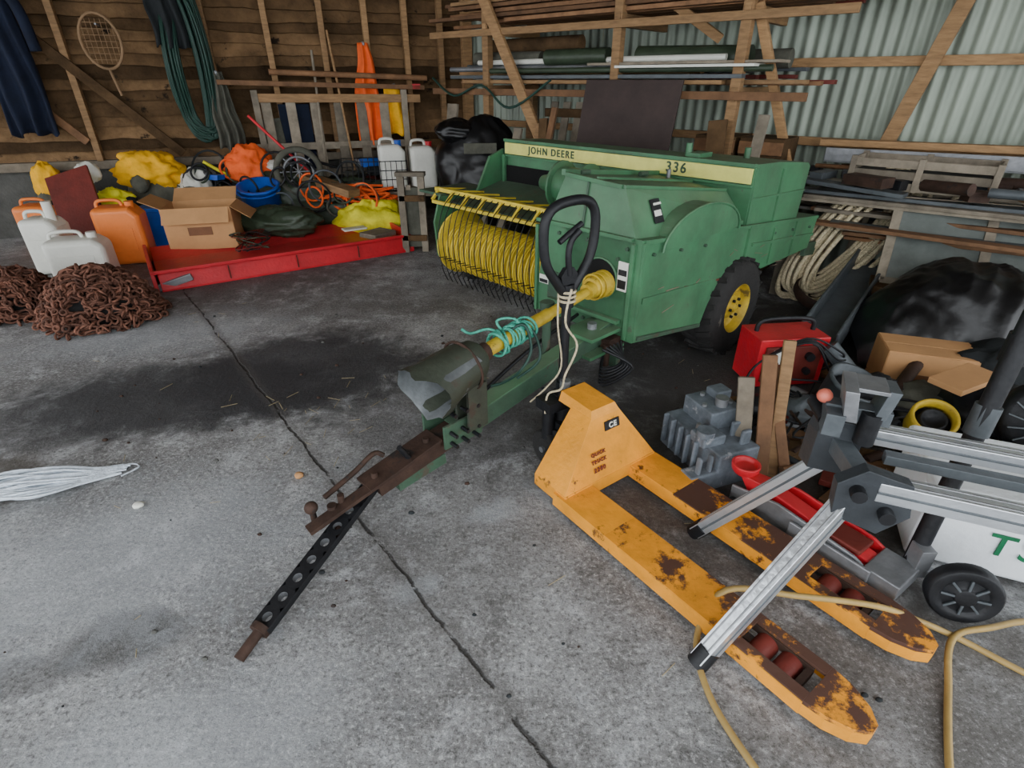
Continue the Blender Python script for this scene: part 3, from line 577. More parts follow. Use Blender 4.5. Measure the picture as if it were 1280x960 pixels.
# ---------------- SAW STAND
g=G('saw_stand',.004)
def rail(p0,p1,w,h):
    g.beam(p0,p1,w,h,alu); p0=V(p0);p1=V(p1)
    d=(p1-p0).normalized(); y=Z.cross(d).normalized(); z=d.cross(y)
    for q in(-1,1): g.beam(p0+y*q*(w/2),p1+y*q*(w/2),.004,.008,graypl)
    for q in(-.25,.25): g.beam(p0+z*(h/2)+y*w*q,p1+z*(h/2)+y*w*q,.006,.004,steel)
rail((.585,1.06,.02),(.97,1.20,.58),.05,.05); rail((.74,1.62,.02),(1.02,1.36,.62),.05,.05)
for p,q in(((.585,1.06,.02),(.97,1.20,.58)),((.74,1.62,.02),(1.02,1.36,.62))):
    p=V(p);q=V(q); d=(q-p).normalized(); g.cyl(p-d*.015,p+d*.05,.034,black,n=12)
RD=V((.92,-.39,0)).normalized(); RY_=V((.39,.92,0))
def RP(x,y,z): return V((1.02,1.27,0))+RD*x+RY_*y+Z*z
rail(RP(.0,.11,.67),RP(1.2,.11,.67),.055,.05); rail(RP(.02,-.11,.63),RP(1.2,-.11,.63),.055,.06)
g.beam(RP(.05,.02,.65),RP(1.2,.02,.65),.035,.03,graypl)
g.prism([(-.08,-.08),(.04,-.11),(.1,-.03),(.08,.07),(-.03,.09),(-.09,.03)],(.98,1.14,.60),RD,Z,(0.01,.04,0),mat('dark_casting',(56,60,64),.5,.2))
for q in((-.04,.02),(.04,-.03)): g.cyl(V((.98,1.14,.60))+RD*q[0]+Z*q[1],V((.97,1.11,.60))+RD*q[0]+Z*q[1],.02,black,n=12)
g.prism([(-.06,-.08),(.06,-.08),(.06,.04),(.03,.10),(-.05,.10),(-.06,.05)],(.98,1.34,.62),RD,Z,(0,.06,0),MATS['dark_casting'])
g.beam((.98,1.17,.62),(.99,1.38,.64),.05,.05,graypl)
g.box((1.0,1.34,.76),(.17,.05,.045),graypl,ax=RD); g.box((.965,1.34,.81),(.035,.12,.10),steel,ax=RD,az=(-.2,0,1)); g.box((1.055,1.32,.81),(.03,.1,.09),graypl,ax=RD,az=(.2,0,1)); g.box((1.01,1.34,.85),(.09,.1,.012),steel,ax=RD); g.box((.93,1.33,.74),(.05,.08,.07),graypl,ax=RD)
g.cyl((1.02,1.3,.68),(1.02,1.3,.78),.028,black,n=12); g.cyl((.93,1.36,.72),(.93,1.44,.74),.02,black,n=12); g.blob((.92,1.38,.79),(.022,.022,.022),mat('pink_knob',(225,120,100),.4),amp=0,n=12)
bp_=V((1.42,1.38,.10))
g.cyl(bp_,(1.50,1.46,1.02),.028,black,n=16); g.cyl((1.47,1.43,.62),(1.48,1.44,.72),.036,graypl,n=14)
g.cyl((1.50,1.46,.86),(1.50,1.46,.95),.036,black,n=12)
g.beam((1.42,1.38,.1),(1.52,1.25,.1),.03,.03,steel); g.box((1.42,1.36,.14),(.05,.06,.12),steel)
wc=V((1.50,1.24,.11)); wa=V((-.35,-.9,.1)).normalized()
g.lathe([(.0,.03),(.03,.03),(.035,.022),(.065,.018),(.072,.026),(.1,.026),(.108,.015),(.108,-.02),(.1,-.026),(0,-.026)],wc,wa,black,n=32)
x_,y_=orth(wa)
for i in range(8):
    a=i*.7854; g.beam(wc+wa*.026+(x_*math.cos(a)+y_*math.sin(a))*.03,wc+wa*.024+(x_*math.cos(a)+y_*math.sin(a))*.07,.008,.008,graypl,up=wa)
g.beam((1.95,.75,.02),RP(1.0,-.11,.6),.04,.04,alu); g.beam((2.15,1.15,.02),RP(1.05,.11,.64),.04,.04,alu)
g.done()
# ---------------- TROLLEY JACK
J0=V((.99,1.84,0)); J1=V((1.34,1.32,0)); JD=(J1-J0).normalized(); JS=V((-JD.y,JD.x,0))
def JP(f,s,z): return J0+JD*f+JS*s+Z*z
g=G('trolley_jack',.005)
for q in(-1,1): g.prism([(0,.03),(.6,.03),(.62,.08),(.5,.13),(.2,.15),(0,.11)],JP(0,q*.075,0),JD,Z,JS*.012,steel if q<0 else red)
g.prism([(.05,.09),(.55,.05),(.55,.11),(.1,.16),(0,.15)],JP(0,-.035,0),JD,Z,JS*.07,red)
g.lathe([(0,0),(.04,0),(.055,.02),(.06,.05),(.048,.05),(.042,.03),(0,.03)],JP(.0,0,.14),Z,red,n=20)
g.box(JP(.33,0,.05),(.6,.14,.02),steel,ax=JD); g.box(JP(.45,.0,.13),(.12,.1,.02),redd,ax=JD)
for f in(.04,.56):
    for q in(-1,1): g.cyl(JP(f,q*.1-.014,.035),JP(f,q*.1+.014,.035),.035,black,n=16)
g.box(JP(.60,0,.09),(.12,.16,.06),steel,ax=JD); g.box(JP(.42,-.09,.09),(.3,.012,.07),steel,ax=JD); g.done()
# ---------------- red box charger
g=G('battery_charger',.012)
g.box((1.60,2.93,.17),(.42,.24,.30),red,ax=(1,.12,0)); g.box((1.61,2.80,.17),(.34,.02,.22),redd,ax=(1,.12,0))
g.box((1.54,2.785,.22),(.12,.02,.09),white,ax=(1,.12,0)); g.cyl((1.70,2.80,.22),(1.70,2.77,.22),.025,black,n=14); g.cyl((1.70,2.80,.13),(1.70,2.77,.13),.02,black,n=14)
g.tube([(1.43,2.93,.31),(1.45,2.93,.38),(1.60,2.93,.4),(1.75,2.95,.38),(1.77,2.95,.31)],.014,black)
for k_ in range(5): g.box((1.41,2.95,.1+.04*k_),(.012,.16,.012),dark)
g.done()
g=G('charger_cable')
for i in range(4): g.tube([(1.82,2.85,.1),(1.86+.02*i,2.75,.22),(1.8,2.69,.3-.05*i),(1.62,2.73-.02*i,.36),(1.4,2.75,.2),(1.3,2.7,.03),(1.2,2.55,.012),(1.12-.03*i,2.45,.012),(1.2,2.35,.012),(1.32,2.45,.012),(1.3,2.65,.012)],.006,black,n=6)
g.done()
# ---------------- gray blocks
g=G('engine_casting',.010); ax=V((.93,.37,0)).normalized()
g.box((.93,2.12,.09),(.22,.40,.18),concb,ax=ax); g.box((.96,2.22,.22),(.18,.2,.1),concb,ax=ax); g.box((.88,2.02,.20),(.12,.10,.05),concb,ax=ax)
g.cyl((.86,2.0,.18),(.86,2.0,.25),.04,concb,n=14); g.box((1.0,2.28,.28),(.09,.08,.05),concb,ax=ax); g.box((.86,1.92,.05),(.22,.08,.1),concb,ax=ax)
for i in range(5): g.box((.81+.055*i,1.885+.022*i,.10),(.015,.03,.16),concb,ax=ax)
for i in range(4): g.box((1.04-.02*i,2.0+.07*i,.15),(.05,.02,.2),concb,ax=ax)
for i in range(5): g.box((.82-.018*i,1.98+.06*i,.12),(.03,.015,.16),concb,ax=ax)
for (x,y,zz) in ((.9,2.17,.275),(1.03,2.2,.275),(.92,2.27,.275),(.85,2.07,.23)): g.cyl((x,y,zz-.02),(x,y,zz+.008),.012,steel,n=8)
g.cyl((.98,2.18,.26),(.98,2.18,.31),.03,steel,n=12); g.done()
for i,(a,c_,w) in enumerate([((1.13,1.95,0),(1.12,2.12,.56),.06),((1.19,1.98,0),(1.20,2.14,.62),.05),((1.06,2.0,0),(1.05,2.14,.44),.07),((1.24,1.92,0),(1.16,2.16,.5),.045)]):
    g=G('firewood_stick',.004); g.beam(a,c_,w,.03,[woodb,wood,woodg,woodb][i],up=(-.3,-1,0)); g.done()
# ---------------- gray steel channel and rope coil
g=G('steel_box_channel',.006)
a=V((1.93,3.15,.12)); c_=V((2.85,4.2,.36)); g.beam(a,c_,.22,.03,graypl); d=(c_-a).normalized(); y=Z.cross(d).normalized()
for q in(-1,1): g.beam(a+y*q*.11+Z*.04,c_+y*q*.11+Z*.04,.02,.16,graypl)
g.beam(a+Z*-.06,c_+Z*-.06,.2,.1,black)
g.beam((2.8,4.12,0),(2.8,4.12,.3),.08,.08,woodg,up=(1,0,0)); g.done()
g=G('rope_coil')
for i in range(26):
    o=V((random.uniform(-.08,.08),random.uniform(-.10,.10),random.uniform(-.03,.03))); k_=.8+random.random()*.35
    c=V((2.66,4.25,.55)); a1=V((.36,.05,.44)); a2=V((-.12,.06,.10)).normalized()*.17
    g.tube([c+o+a1*k_*math.cos(t)+a2*k_*math.sin(t) for t in [x*.7854+i for x in range(8)]],.018,ropem,n=7,closed=True)
for i in range(4): g.tube([(2.95,4.3,.85),(3.08,4.22,.93+.02*i),(3.2,4.1,.9),(3.1,4.0,.7+.04*i),(2.9,4.05,.55)],.018,ropem)
g.beam((2.75,4.45,0),(2.8,4.4,.8),.06,.05,woodg,up=(1,0,0)); g.done()
g=G('steel_wheel_hub',.004); g.lathe([(.05,0),(.1,0),(.12,.03),(.2,.03),(.22,.06),(.22,.1),(.2,.12)],(2.42,4.05,.08),(0,-.3,1),rust); g.done()
# ---------------- right side pile
g=G('plank_pile',.004)
for i in range(34):
    s_=4.35+random.random()*.7; d=.32+random.random()*.83; zz=.52+.032*(i//3)+random.random()*.01
    g.beam(M_(s_,zz,d),M_(s_+1.6+random.random(),zz+random.uniform(-.02,.06),max(.2,d+random.uniform(-.22,.22))),random.uniform(.08,.16),.026,random.choice([woodg,woodg,woodg,graypl,woodb,woodb,white]))
for s_ in(4.6,5.6,6.6):
    for d in(.4,1.0): g.beam(M_(s_,0,d),M_(s_,.5,d),.09,.09,woodg,up=MN)
    g.beam(M_(s_,.47,.3),M_(s_,.47,1.15),.07,.07,woodg)
g.done()
g=G('slatted_crate',.004)
for k_ in range(3):
    for dd in(.55,.95): g.beam(M_(4.9,.93+.075*k_,dd),M_(5.75,.93+.075*k_,dd),.015,.055,woodg)
    for ss in(4.9,5.75): g.beam(M_(ss,.93+.075*k_,.55),M_(ss,.93+.075*k_,.95),.015,.055,woodg)
for ss in(4.9,5.32,5.75):
    for dd in(.55,.95): g.beam(M_(ss,.9,dd),M_(ss,1.12,dd),.04,.03,woodg,up=MN)
g.box(M_(5.32,.97,.75),(.8,.35,.1),charc,ax=MD); g.done()
g=G('metal_trough',.004)
g.beam(M_(4.6,1.02,.42),M_(6.9,1.05,.38),.2,.02,steel); g.beam(M_(4.6,1.07,.52),M_(6.9,1.1,.48),.015,.1,steel); g.beam(M_(4.5,1.14,.3),M_(6.9,1.18,.3),.1,.05,wood); g.beam(M_(4.5,.94,1.05),M_(5.3,.90,1.12),.14,.03,graypl); g.done()
g=G('scrap_metal',.003)
for i in range(20):
    s_=4.5+random.random()*1.8; d=.5+random.random()*.7; zz=.93+random.random()*.06
    if i%2: g.cyl(M_(s_,zz,d),M_(s_+random.uniform(.2,.6),zz+.02,d+random.uniform(-.3,.3)),random.uniform(.015,.04),random.choice([rust,graypl,steel,woodb]),n=10)
    else: g.box(M_(s_,zz,d),(random.uniform(.1,.3),random.uniform(.08,.15),random.uniform(.03,.08)),random.choice([rust,graypl,black,woodd]),ax=(random.random(),random.uniform(-1,1),0))
g.done()
g=G('old_window_frame',.004)
o=V((2.62,3.75,.0)); ax=V((.86,-.5,0)).normalized(); up=V((.3,.52,.85)).normalized(); base=o+Z*.35
for (p,q) in [((0,0),(1.1,0)),((0,.6),(1.1,.6)),((0,0),(0,.6)),((1.1,0),(1.1,.6)),((.55,0),(.55,.6))]:
    g.beam(base+ax*p[0]+up*p[1],base+ax*q[0]+up*q[1],.06,.035,woodg,up=ax.cross(up))
g.box(base+ax*.55+up*.3,(1.05,.006,.55),glass,ax=ax,az=up); g.box(base-Z*.18+ax*.5,(1.1,.3,.35),woodd,ax=ax); g.done()
g=G('black_tarpaulin'); 
n=110; vs=[]
def rdg(x,y,s): return (1-abs(noise.noise(V((x,y,s))))*2.2)
for j in range(n+1):
    for i in range(n+1):
        x=(i/n-.5)*1.5; y=(j/n-.5)*.95; r=math.hypot(x/.75,y/.5); wv=noise.noise(V((x*1.5,y*1.5,8)))
        a=x*.8+y*.6; c2=-x*.6+y*.8
        zz=.58*max(0,1-r**3*.75)+.022*rdg(a*2+wv,c2*7+wv*2,3)+.018*rdg(a*8+wv*3,c2*3,5)+.008*rdg(x*13+wv*5,y*13,6)+.06*noise.noise(V((x*2.2,y*2.2,1)))
        vs.append((2.96+x+.04*noise.noise(V((x*4,y*4,2))),3.30+y+.04*noise.noise(V((x*5,y*5,9))),max(.03,zz-.01)))
g.add(vs,[(j*(n+1)+i,j*(n+1)+i+1,(j+1)*(n+1)+i+1,(j+1)*(n+1)+i) for j in range(n) for i in range(n)],blackpl,True); g.done()
def carton(name,c,size,ax,openlid=True):
    g=G(name,.002); ax=V(ax).normalized(); ay=Z.cross(ax); c=V(c); t=.008; sx,sy,sz=size
    g.box(c+Z*t/2,(sx,sy,t),card,ax=ax)
    for q in(-1,1):
        g.box(c+ax*q*(sx/2)+Z*sz/2,(t,sy,sz),card,ax=ax); g.box(c+ay*q*(sy/2)+Z*sz/2,(sx,t,sz),card,ax=ax)
        if openlid:
            e=c+ay*q*sy/2+Z*sz; tip=e+ay*q*(.10 if q<0 else .16)+Z*(-.13 if q<0 else .10)
            n_=(tip-e).cross(ax).normalized(); g.box((e+tip)/2,(sx*.96,(tip-e).length,t*.7),card,ax=ax,ay=(tip-e).normalized(),az=n_)
            e=c+ax*q*sx/2+Z*sz; tip=e+ax*q*.17+Z*(.08 if q<0 else -.12)
            n_=(tip-e).cross(ay).normalized(); g.box((e+tip)/2,(sy*.96,(tip-e).length,t*.7),card,ax=ay,ay=(tip-e).normalized(),az=n_)
        else: g.box(c+ay*q*sy*.25+Z*sz,(sx,sy*.5-.004,t),card,ax=ax)
    g.box(c-ay*(sy/2+t)+Z*sz*.45,(sx*.35,.003,sz*.2),mat('print_brown',(120,80,50)),ax=ax)
    return g.done()
carton('cardboard_box',(2.40,2.83,0.0),(.46,.28,.26),(1,-.35,0),False)
carton('cardboard_box',(-3.12,5.62,.12),(.62,.42,.40),(1,.25,0),True)
# misc right clutter
g=G('bucket',.0); g.lathe([(.0,0),(.11,0),(.14,.22),(.145,.22),(.145,.24),(.13,.24),(.1,.02),(0,.02)],(1.76,2.55,0),(.2,-.3,1),graypl); g.done()
g=G('yellow_drum_lid'); o=V((1.95,2.12,.22)); a=V((-.25,-.45,.8)).normalized()
g.lathe([(.075,.0),(.08,.04),(.092,.045),(.098,.03),(.095,-.08),(.05,-.1)],o,a,shaftm,n=30); g.lathe([(0,.0),(.04,0),(.045,.02),(.055,.02),(.06,-.02),(.078,-.02)],o,a,black,n=24); g.cyl((1.97,2.15,0),(1.97,2.15,.16),.08,black,n=20); g.done()
g=G('power_tool'); g.blob((1.35,2.5,.07),(.16,.08,.06),black,.1,n=20,zmin=0); g.cyl((1.45,2.46,.08),(1.62,2.40,.07),.03,graypl); g.done()
for i,(x,y,zz,rx,ry,rz,m) in enumerate([(1.55,2.45,.06,.12,.1,.08,graypl),(1.9,2.55,.1,.2,.12,.12,black),(2.45,2.35,.12,.25,.2,.14,black),(2.2,2.5,.08,.18,.14,.1,grayc),(2.75,2.7,.15,.25,.2,.16,charc),(3.2,2.8,.15,.25,.2,.16,charc)]):
    g=G('rag_bundle'); g.blob((x,y,zz),(rx,ry,rz),m,.3,2.5,i+3,zmin=0,ridge=.1); g.done()
g=G('blower_housing'); 
o=V((2.30,1.95,.32)); a=V((-.5,-.75,.35)).normalized(); g.lathe([(0,.06),(.03,.06),(.05,.04),(.14,.05),(.17,.03),(.18,-.04),(.15,-.1),(0,-.1)],o,a,black,n=30); x_,y_=orth(a)
for i in range(16): aa=i*.3927; g.beam(o+a*.05+(x_*math.cos(aa)+y_*math.sin(aa))*.05,o+a*.055+(x_*math.cos(aa+.4)+y_*math.sin(aa+.4))*.15,.006,.01,graypl,up=a)
g.cyl(o-a*.05,(o.x,o.y+.05,0),.1,black); g.done()
for i,(p,q,r_,m) in enumerate([((1.75,2.25,.05),(2.3,2.75,.2),.035,rust),((1.85,2.35,.04),(1.6,2.70,.05),.03,steel),((2.0,2.65,.05),(1.80,2.8,.28),.05,graypl),((1.95,1.95,.04),(2.6,2.2,.06),.03,graypl),((1.5,2.2,.03),(1.75,2.5,.03),.025,rust)]):
    g=G('steel_pipe'); g.cyl(p,q,r_,m,n=12); g.done()
for i,(p,q,w_,m) in enumerate([((2.1,2.35,.03),(2.75,2.75,.08),.09,woodb),((2.5,2.2,.55),(3.0,2.7,.75),.04,green),((2.55,2.5,.02),(3.2,2.3,.02),.1,woodg),((2.1,2.3,.30),(2.38,2.42,.32),.16,card),((1.35,1.75,.02),(1.75,2.05,.02),.12,woodb),((1.3,2.2,.02),(1.75,2.1,.02),.1,woodd),((1.35,2.35,.02),(1.6,2.2,.02),.08,woodb),((1.9,2.9,.03),(2.1,3.1,.04),.09,woodd),((1.4,1.95,.03),(1.6,1.8,.03),.09,redd)]):
    g=G('scrap_board',.003); g.beam(p,q,w_,.03,m); g.done()
g=G('metal_offcuts',.003); random.seed(44)
for i in range(80):
    x=random.uniform(1.25,2.6); y=random.uniform(1.95,2.9); 
    if 1.3<x<1.9 and y>2.65: continue
    l=random.uniform(.04,.16); a=random.random()*6.28; zz=random.uniform(.015,.09); m=random.choice([rust,graypl,black,woodd,steel,redd,charc,woodb])
    if random.random()<.5: g.cyl((x,y,zz),(x+l*math.cos(a),y+l*math.sin(a),zz+.01),random.uniform(.008,.025),m,n=8)
    else: g.box((x,y,zz),(l,random.uniform(.03,.08),random.uniform(.02,.06)),m,ax=(math.cos(a),math.sin(a),0))
for i in range(5): g.tube([(random.uniform(1.3,2.5),random.uniform(2.0,2.7),.05+random.random()*.12) for k_ in range(5)],.007,black,n=5)
g.done()
# white storage box with green lettering
g=G('white_storage_box',.035,4); wb=mat('white_tank',(240,245,248),.4,0,.08,4)
ax=V((.92,-.39,0)).normalized(); ay=V((.39,.92,0)).normalized(); c=V((1.50,1.51,0))+ax*.5+ay*.2
g.box(c+Z*.17,(1.0,.42,.31),wb,ax=ax); g.box(c+Z*.335,(1.02,.44,.04),wb,ax=ax)
tank=g.done(); attach(text('TS',c-ay*.216+Z*.16-ax*.21,.13,mat('green_label',(20,110,70)),'lettering_green',ax,-ay,.002),tank)
# yellow hose
g=G('air_hose')
g.tube([(.72,.60,.012),(.64,.766,.012),(.583,.96,.012),(.60,1.14,.03),(.72,1.26,.10),(.94,1.225,.115),(1.18,1.19,.11),(1.33,1.17,.06),(1.468,1.13,.012),(1.60,1.0,.012),(1.8,.85,.012)],.0105,hosey,n=8)
g.tube([(1.08,.62,.012),(1.16,.766,.012),(1.30,.97,.012),(1.42,1.13,.03),(1.576,1.17,.03),(1.76,1.2,.02),(2.0,1.15,.012)],.0105,hosey,n=8)
g.done()
# ---------------- left side
def chain(name,cx,cy,r,h,n,seed):
    random.seed(seed); g=G(name); g.blob((cx,cy,h*.25),(r*.78,r*.74,h*.6),dark,.2,3,seed,zmin=.0)
    for i in range(n):
        a=random.random()*6.283; q=math.sqrt(random.random()); hh=h*(1-q**2.2)*(.85+.25*random.random())+.025
        c=V((cx+r*q*math.cos(a),cy+r*q*math.sin(a)*.9,hh)); axv=V((random.uniform(-1,1),random.uniform(-1,1),random.uniform(-1,1)))
        g.torus(c,axv,.027,.0085,rustd,n=12,k=5,sx=1.6)
    for i in range(14):
        a=random.random()*6.283; p=V((cx+r*.4*math.cos(a),cy+r*.4*math.sin(a),h*.9)); e=V((cx+r*1.08*math.cos(a+.5),cy+r*1.0*math.sin(a+.5),.02))
        for k_ in range(12):
            t=k_/11; c=p.lerp(e,t)+Z*(.10*math.sin(t*3.14)); d=(e-p).normalized(); x,y=orth(d)
            g.torus(c,(x if k_%2 else y),.02,.0085,rustd,n=12,k=5,sx=1.0)
    g.done()
chain('chain_pile',-3.12,3.90,.40,.36,750,1); chain('chain_pile',-3.88,4.05,.36,.29,500,2)
random.seed(99)
def jerry(name,c,size,m,ax,capm,spout=0):
    g=G(name,min(size[0],size[1])*.16,4); c=V(c); ax=V(ax).normalized(); ay=Z.cross(ax); sx,sy,sz=size
    g.prism([(-sx/2,0),(sx/2,0),(sx/2,sz*.85),(sx*.32,sz),(-sx/2,sz)] ,c-ay*sy/2,ax,Z,ay*sy,m)
    ob=g.done()
    g=G('fittings'); g.tube([c+ax*-sx*.42+Z*(sz-.01),c+ax*-sx*.35+Z*(sz+.05),c+ax*sx*.05+Z*(sz+.05),c+ax*sx*.12+Z*(sz-.01)],.016,m)
    g.cyl(c+ax*sx*.28+Z*(sz-.05),c+ax*sx*.28+Z*(sz+.04+spout),.04,capm,n=18)
    g.box(c-ay*(sy/2+.003)+Z*sz*.45,(sx*.6,.004,sz*.4),m,ax=ax)
    f=g.done(); loc=f.location.copy(); f.parent=ob; f.location=loc-ob.location
    return ob
jerry('jerrycan',(-3.88,4.85,0),(.46,.30,.38),white,(1,.35,0),white)
jerry('jerrycan',(-4.32,5.1,0),(.30,.28,.50),white,(1,.2,0),white,.1)
jerry('jerrycan',(-3.82,5.42,0),(.40,.3,.54),orp,(1,.3,0),orp)
jerry('jerrycan',(-4.95,5.9,0),(.44,.3,.46),orp,(1,.1,0),blackpl)
g=G('leaning_red_board',.004); g.beam((-4.15,5.35,0),(-4.55,5.9,.78),.42,.03,redd,up=(.3,-1,0)); g.done()
g=G('blue_crate',.006); g.box((-3.75,6.0,.2),(.4,.3,.4),blue); g.box((-3.75,6.0,.41),(.44,.34,.04),blue); g.done()
g=G('red_snow_blade',.008); RX=V((.83,.55,0)).normalized(); RY=V((-.55,.83,0)).normalized(); B0=V((-3.05,4.45,0))
def RB(x,y,z): return B0+RX*x+RY*y+Z*z
g.prism([(0,.02),(.06,.15),(.10,.16),(.14,.08),(.7,.10),(1.0,.16),(1.04,.16),(1.04,.0),(0,.0)],RB(.05,0,0),RY,Z,RX*2.35,red)
g.prism([(0,0),(.02,.18),(.1,.2),(1.0,.2),(1.05,0)],RB(0,0,0),RY,Z,RX*.03,red); g.prism([(0,0),(.02,.18),(.1,.2),(1.0,.2),(1.05,0)],RB(2.38,0,0),RY,Z,RX*.03,red)
g.beam(RB(.0,.02,.17),RB(2.4,.02,.17),.03,.03,red)
for x in(.6,1.2,1.8): g.box(RB(x,-.005,.09),(.012,.02,.12),redd,ax=RX)
g.beam(RB(-.02,.05,.02),RB(.3,.0,.1),.03,.06,steel)
g.box(RB(2.15,.35,.15),(.3,.25,.05),woodg,ax=(RX+RY*.4)); g.box(RB(1.95,.5,.2),(.25,.12,.02),white,ax=RX); g.done()
g=G('wire_tangle')
for i in range(6): g.tube([RB(.9+random.uniform(-.2,.2),.5+random.uniform(-.3,.3),.17+random.random()*.12) for k_ in range(6)],.006,[olive,black,redd][i%3],n=5)
g.done()
g=G('garbage_bag'); g.blob((-2.5,5.98,.27),(.40,.23,.15),olive,.2,2,3,n=56,ridge=.12,rf=4,zmin=.11); g.done()
g=G('blue_bucket'); g.lathe([(0,0),(.17,0),(.2,.05),(.215,.28),(.23,.28),(.23,.31),(.2,.31),(.16,.03),(0,.03)],(-2.85,6.45,.28),(.05,-.25,1),blue,n=28); g.torus((-2.85,6.40,.52),(.05,-.25,1),.225,.012,blue); g.cyl((-2.85,6.45,0),(-2.85,6.45,.3),.2,black); g.done()
g=G('workwear_bundle'); g.blob((-4.05,6.45,.72),(.32,.18,.18),golden,.35,2.2,4,n=50,ridge=.14,zmin=.45); g.blob((-4.05,6.45,.3),(.35,.2,.35),grayc,.3,2,6,zmin=0); g.done()
g=G('workwear_bundle'); g.blob((-3.05,6.75,.72),(.25,.16,.2),hivis,.35,2.4,8,n=50,ridge=.14,zmin=.45); g.blob((-3.1,6.8,.3),(.35,.2,.35),charc,.3,2,9,zmin=0); g.done()
g=G('yellow_green_bag'); g.blob((-4.75,6.15,.42),(.2,.14,.14),hiy,.3,2.4,12,n=40,ridge=.14,zmin=.3); g.blob((-4.3,6.1,.42),(.22,.15,.14),hiy,.3,2.4,13,n=40,ridge=.14,zmin=.3); g.blob((-4.5,6.1,.16),(.5,.2,.25),grayc,.3,2.4,14,n=30,zmin=0); g.done()
g=G('golden_bag'); g.blob((-5.05,6.25,.62),(.14,.10,.2),golden,.25,2.4,15,n=36,ridge=.12,zmin=.0); g.blob((-5.05,6.25,.3),(.2,.12,.35),grayc,.25,2.4,16,n=26,zmin=0); g.done()
g=G('hivis_bag'); g.blob((-1.6,6.42,.17),(.38,.24,.2),hiy,.25,2,18,n=56,ridge=.14,zmin=0); g.done()
g=G('white_sack'); g.blob((-3.65,6.55,.40),(.2,.16,.28),white,.25,2,21,n=40,ridge=.14,zmin=0); g.done()
g=G('cable_heap')
for i in range(44):
    c=V((-3.9+random.random()*2.3,6.50+random.uniform(-.15,.2),.3+random.random()*.42)); g.torus(c,(random.uniform(-.5,.5),-1,random.uniform(-.3,.8)),.08+random.random()*.12,.012,random.choice([black,black,graypl,hivis,olive,charc,grayc]),n=20,k=6)
g.blob((-2.6,6.75,.2),(1.0,.25,.4),olive,.4,3,25,n=50,zmin=0,ridge=.18); g.done()
g=G('tool_clutter',.004)
for i in range(100):
    s_=random.uniform(1.2,4.6); d=random.uniform(.45,.95); p=W_(s_,random.uniform(.05,.75 if d<.7 else .45),d); m=random.choice([black,graypl,woodb,redd,olive,grayc,steel,charc,hiy,white,blue,rust])
    if i%3==0: g.cyl(p,p+V((random.uniform(-.25,.25),random.uniform(-.15,.05),random.uniform(-.04,.2))),random.uniform(.012,.035),m,n=10)
    elif i%3==1: g.box(p,(random.uniform(.08,.22),random.uniform(.05,.15),random.uniform(.04,.12)),m,ax=(1,random.uniform(-.6,.6),0),az=(random.uniform(-.3,.3),0,1))
    else: g.blob(p,(random.uniform(.06,.13),.08,random.uniform(.05,.1)),m,.3,2.5,i,n=16,ridge=.1)
g.done()
g=G('old_wheel'); g.torus((-2.45,6.65,.68),(.35,-1,.3),.24,.035,grayc,n=30,k=10); g.torus((-2.45,6.65,.68),(.35,-1,.3),.16,.015,steel,n=30)
for i in range(8):
    x_,y_=orth(V((.35,-1,.3))); a=i*.785; g.cyl(V((-2.45,6.65,.68)),V((-2.45,6.65,.68))+(x_*math.cos(a)+y_*math.sin(a))*.23,.008,steel,n=6)
g.done()
g=G('orange_strap')
for i in range(9): g.tube([(-2.2+random.random()*.9,6.45+random.random()*.2,.35+random.random()*.2) for k_ in range(5)]+[(-1.3,6.2,.05)],.014,hivis,n=6)
g.done()
g=G('timber_offcuts',.004)
g.beam((-2.45,6.75,.62),(-1.75,6.3,.50),.17,.08,wood); g.beam((-2.3,6.95,.45),(-1.7,6.6,.40),.14,.05,wood); g.box((-2.0,6.75,.2),(.5,.3,.4),woodd); g.done()
g=G('wire_cage'); c0=V((-1.95,6.6,.28)); ax=V((1,.25,0)).normalized(); ay=V((-.25,1,0)).normalized(); w,d,h=.75,.4,.50
for z_ in[h*i/5 for i in range(6)]:
    for q in(0,d): g.cyl(c0+ay*q+Z*z_,c0+ax*w+ay*q+Z*z_,.005,black,n=5)
    for q in(0,w): g.cyl(c0+ax*q+Z*z_,c0+ax*q+ay*d+Z*z_,.005,black,n=5)
for i in range(13):
    for q in(0,d): g.cyl(c0+ax*w*i/12+ay*q,c0+ax*w*i/12+ay*q+Z*h,.004,black,n=5)
    g.cyl(c0+ax*w*i/12+Z*h,c0+ax*w*i/12+ay*d+Z*h,.004,black,n=5)
g.box(c0+ax*w/2+ay*d/2-Z*.14,(w,d,.27),woodd,ax=ax); g.done()
g=G('wooden_bench',.005)
for x,y in((-1.12,5.75),(-.92,5.78),(-1.4,6.95),(-.85,7.0)): g.beam((x,y,0),(x,y,.45 if y>6 else .8),.07,.05,woodg,up=(0,1,0))
g.box((-1.1,6.95,.42),(.8,.45,.05),woodg); g.box((-1.02,5.77,.78),(.3,.1,.04),woodg)
for z_ in(.15,.55): g.box((-1.02,5.74,z_),(.26,.03,.06),woodd)
g.box((-1.02,5.78,.35),(.2,.02,.6),grayc)
g.beam((-1.05,5.77,.65),(-1.1,6.8,.45),.05,.05,woodg); g.done()
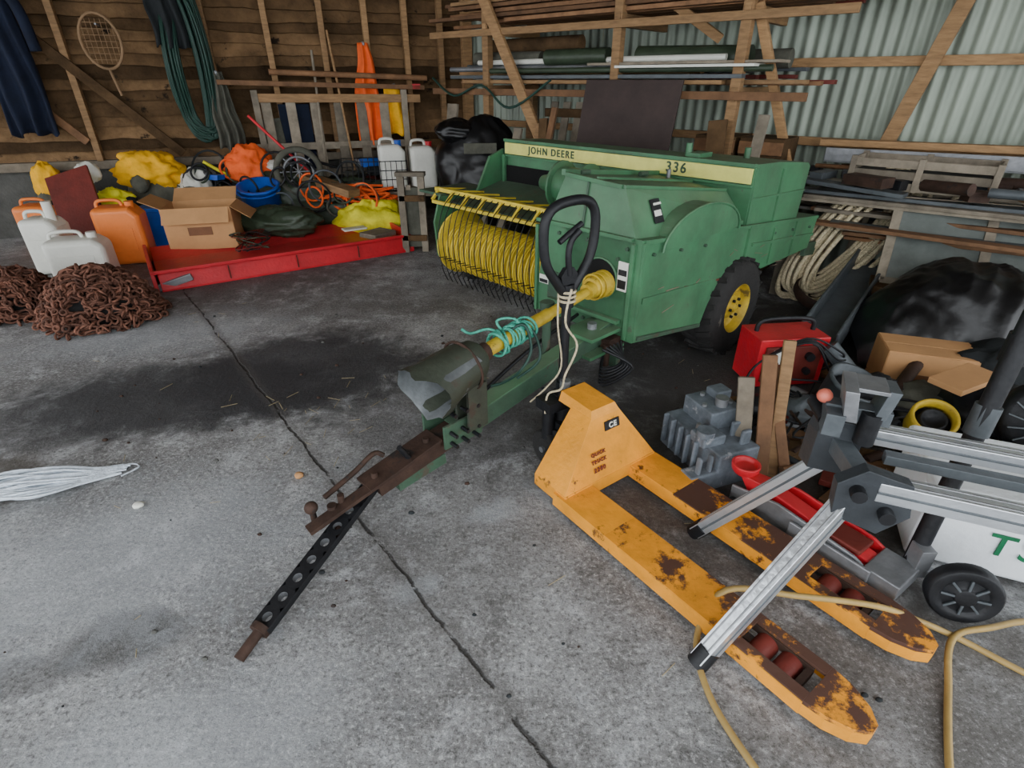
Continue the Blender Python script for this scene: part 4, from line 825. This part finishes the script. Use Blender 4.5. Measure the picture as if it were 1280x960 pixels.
jerry('jerrycan',(-1.42,6.9,.45),(.3,.28,.5),white,(1,.3,0),blue); jerry('jerrycan',(-1.07,6.98,.45),(.3,.28,.48),white,(1,.3,0),red)
g=G('tarp_covered_barrel')
g.blob((-.36,6.55,.62),(.48,.38,.62),blackpl,.14,2.0,31,n=90,ridge=.03,rf=4,zmin=0); g.blob((-.6,6.45,1.12),(.22,.2,.12),blackpl,.2,2.2,32,n=50,ridge=.04); g.box((-.33,6.12,.98),(.34,.02,.10),grayc,ax=(1,.1,0)); g.box((-.33,6.17,.55),(.6,.02,.03),black,ax=(1,.1,0)); g.done()
g=G('fishing_net')
for i in range(40):
    o=random.uniform(-.10,.10); g.tube([(-2.5,1.75+o*.8,.02),(-2.25+random.uniform(-.05,.05),1.86+o+random.uniform(-.02,.02),.03+random.random()*.03),(-2.08+random.uniform(-.05,.05),1.9+o*1.1,.03+random.random()*.03),(-1.93,1.97+o*.6,.02),(-1.80-random.random()*.1,2.03+o*.35,.01)],.006,net,n=5)
g.tube([(-1.9,2.0,.01),(-1.82,2.07,.008),(-1.76,2.05,.008),(-1.8,1.98,.008)],.004,net,n=5); g.done()
g=G('straw_litter')
for i in range(80):
    if i<40: x,y=random.gauss(-1.0,.4),random.gauss(2.5,.3)
    else: x,y=random.uniform(-3,2.2),random.uniform(1,4.6)
    a=random.random()*3.14; l=random.uniform(.02,.09); g.cyl((x,y,.003),(x+l*math.cos(a),y+l*math.sin(a),.004),.0014,strawm,n=4)
g.done()
g=G('stone_chips')
for i in range(90):
    x,y=random.uniform(-2.5,1.3),random.uniform(.8,4); r_=random.uniform(.003,.010); g.blob((x,y,r_*.5),(r_*1.4,r_,r_),random.choice([conc,rust,charc]),.3,2,i,n=8,zmin=0)
g.blob((-.98,1.98,.012),(.022,.018,.016),card,.3,2,1,n=10,zmin=0); g.blob((-1.6,1.78,.012),(.025,.02,.012),white,.3,2,1,n=10,zmin=0)
g.done()
# ---------------- light: overcast sky through the open front
w=bpy.data.worlds.new('world'); SC.world=w; w.use_nodes=True; bg=w.node_tree.nodes['Background']; bg.inputs[0].default_value=(.92,.96,1,1); bg.inputs[1].default_value=4.0
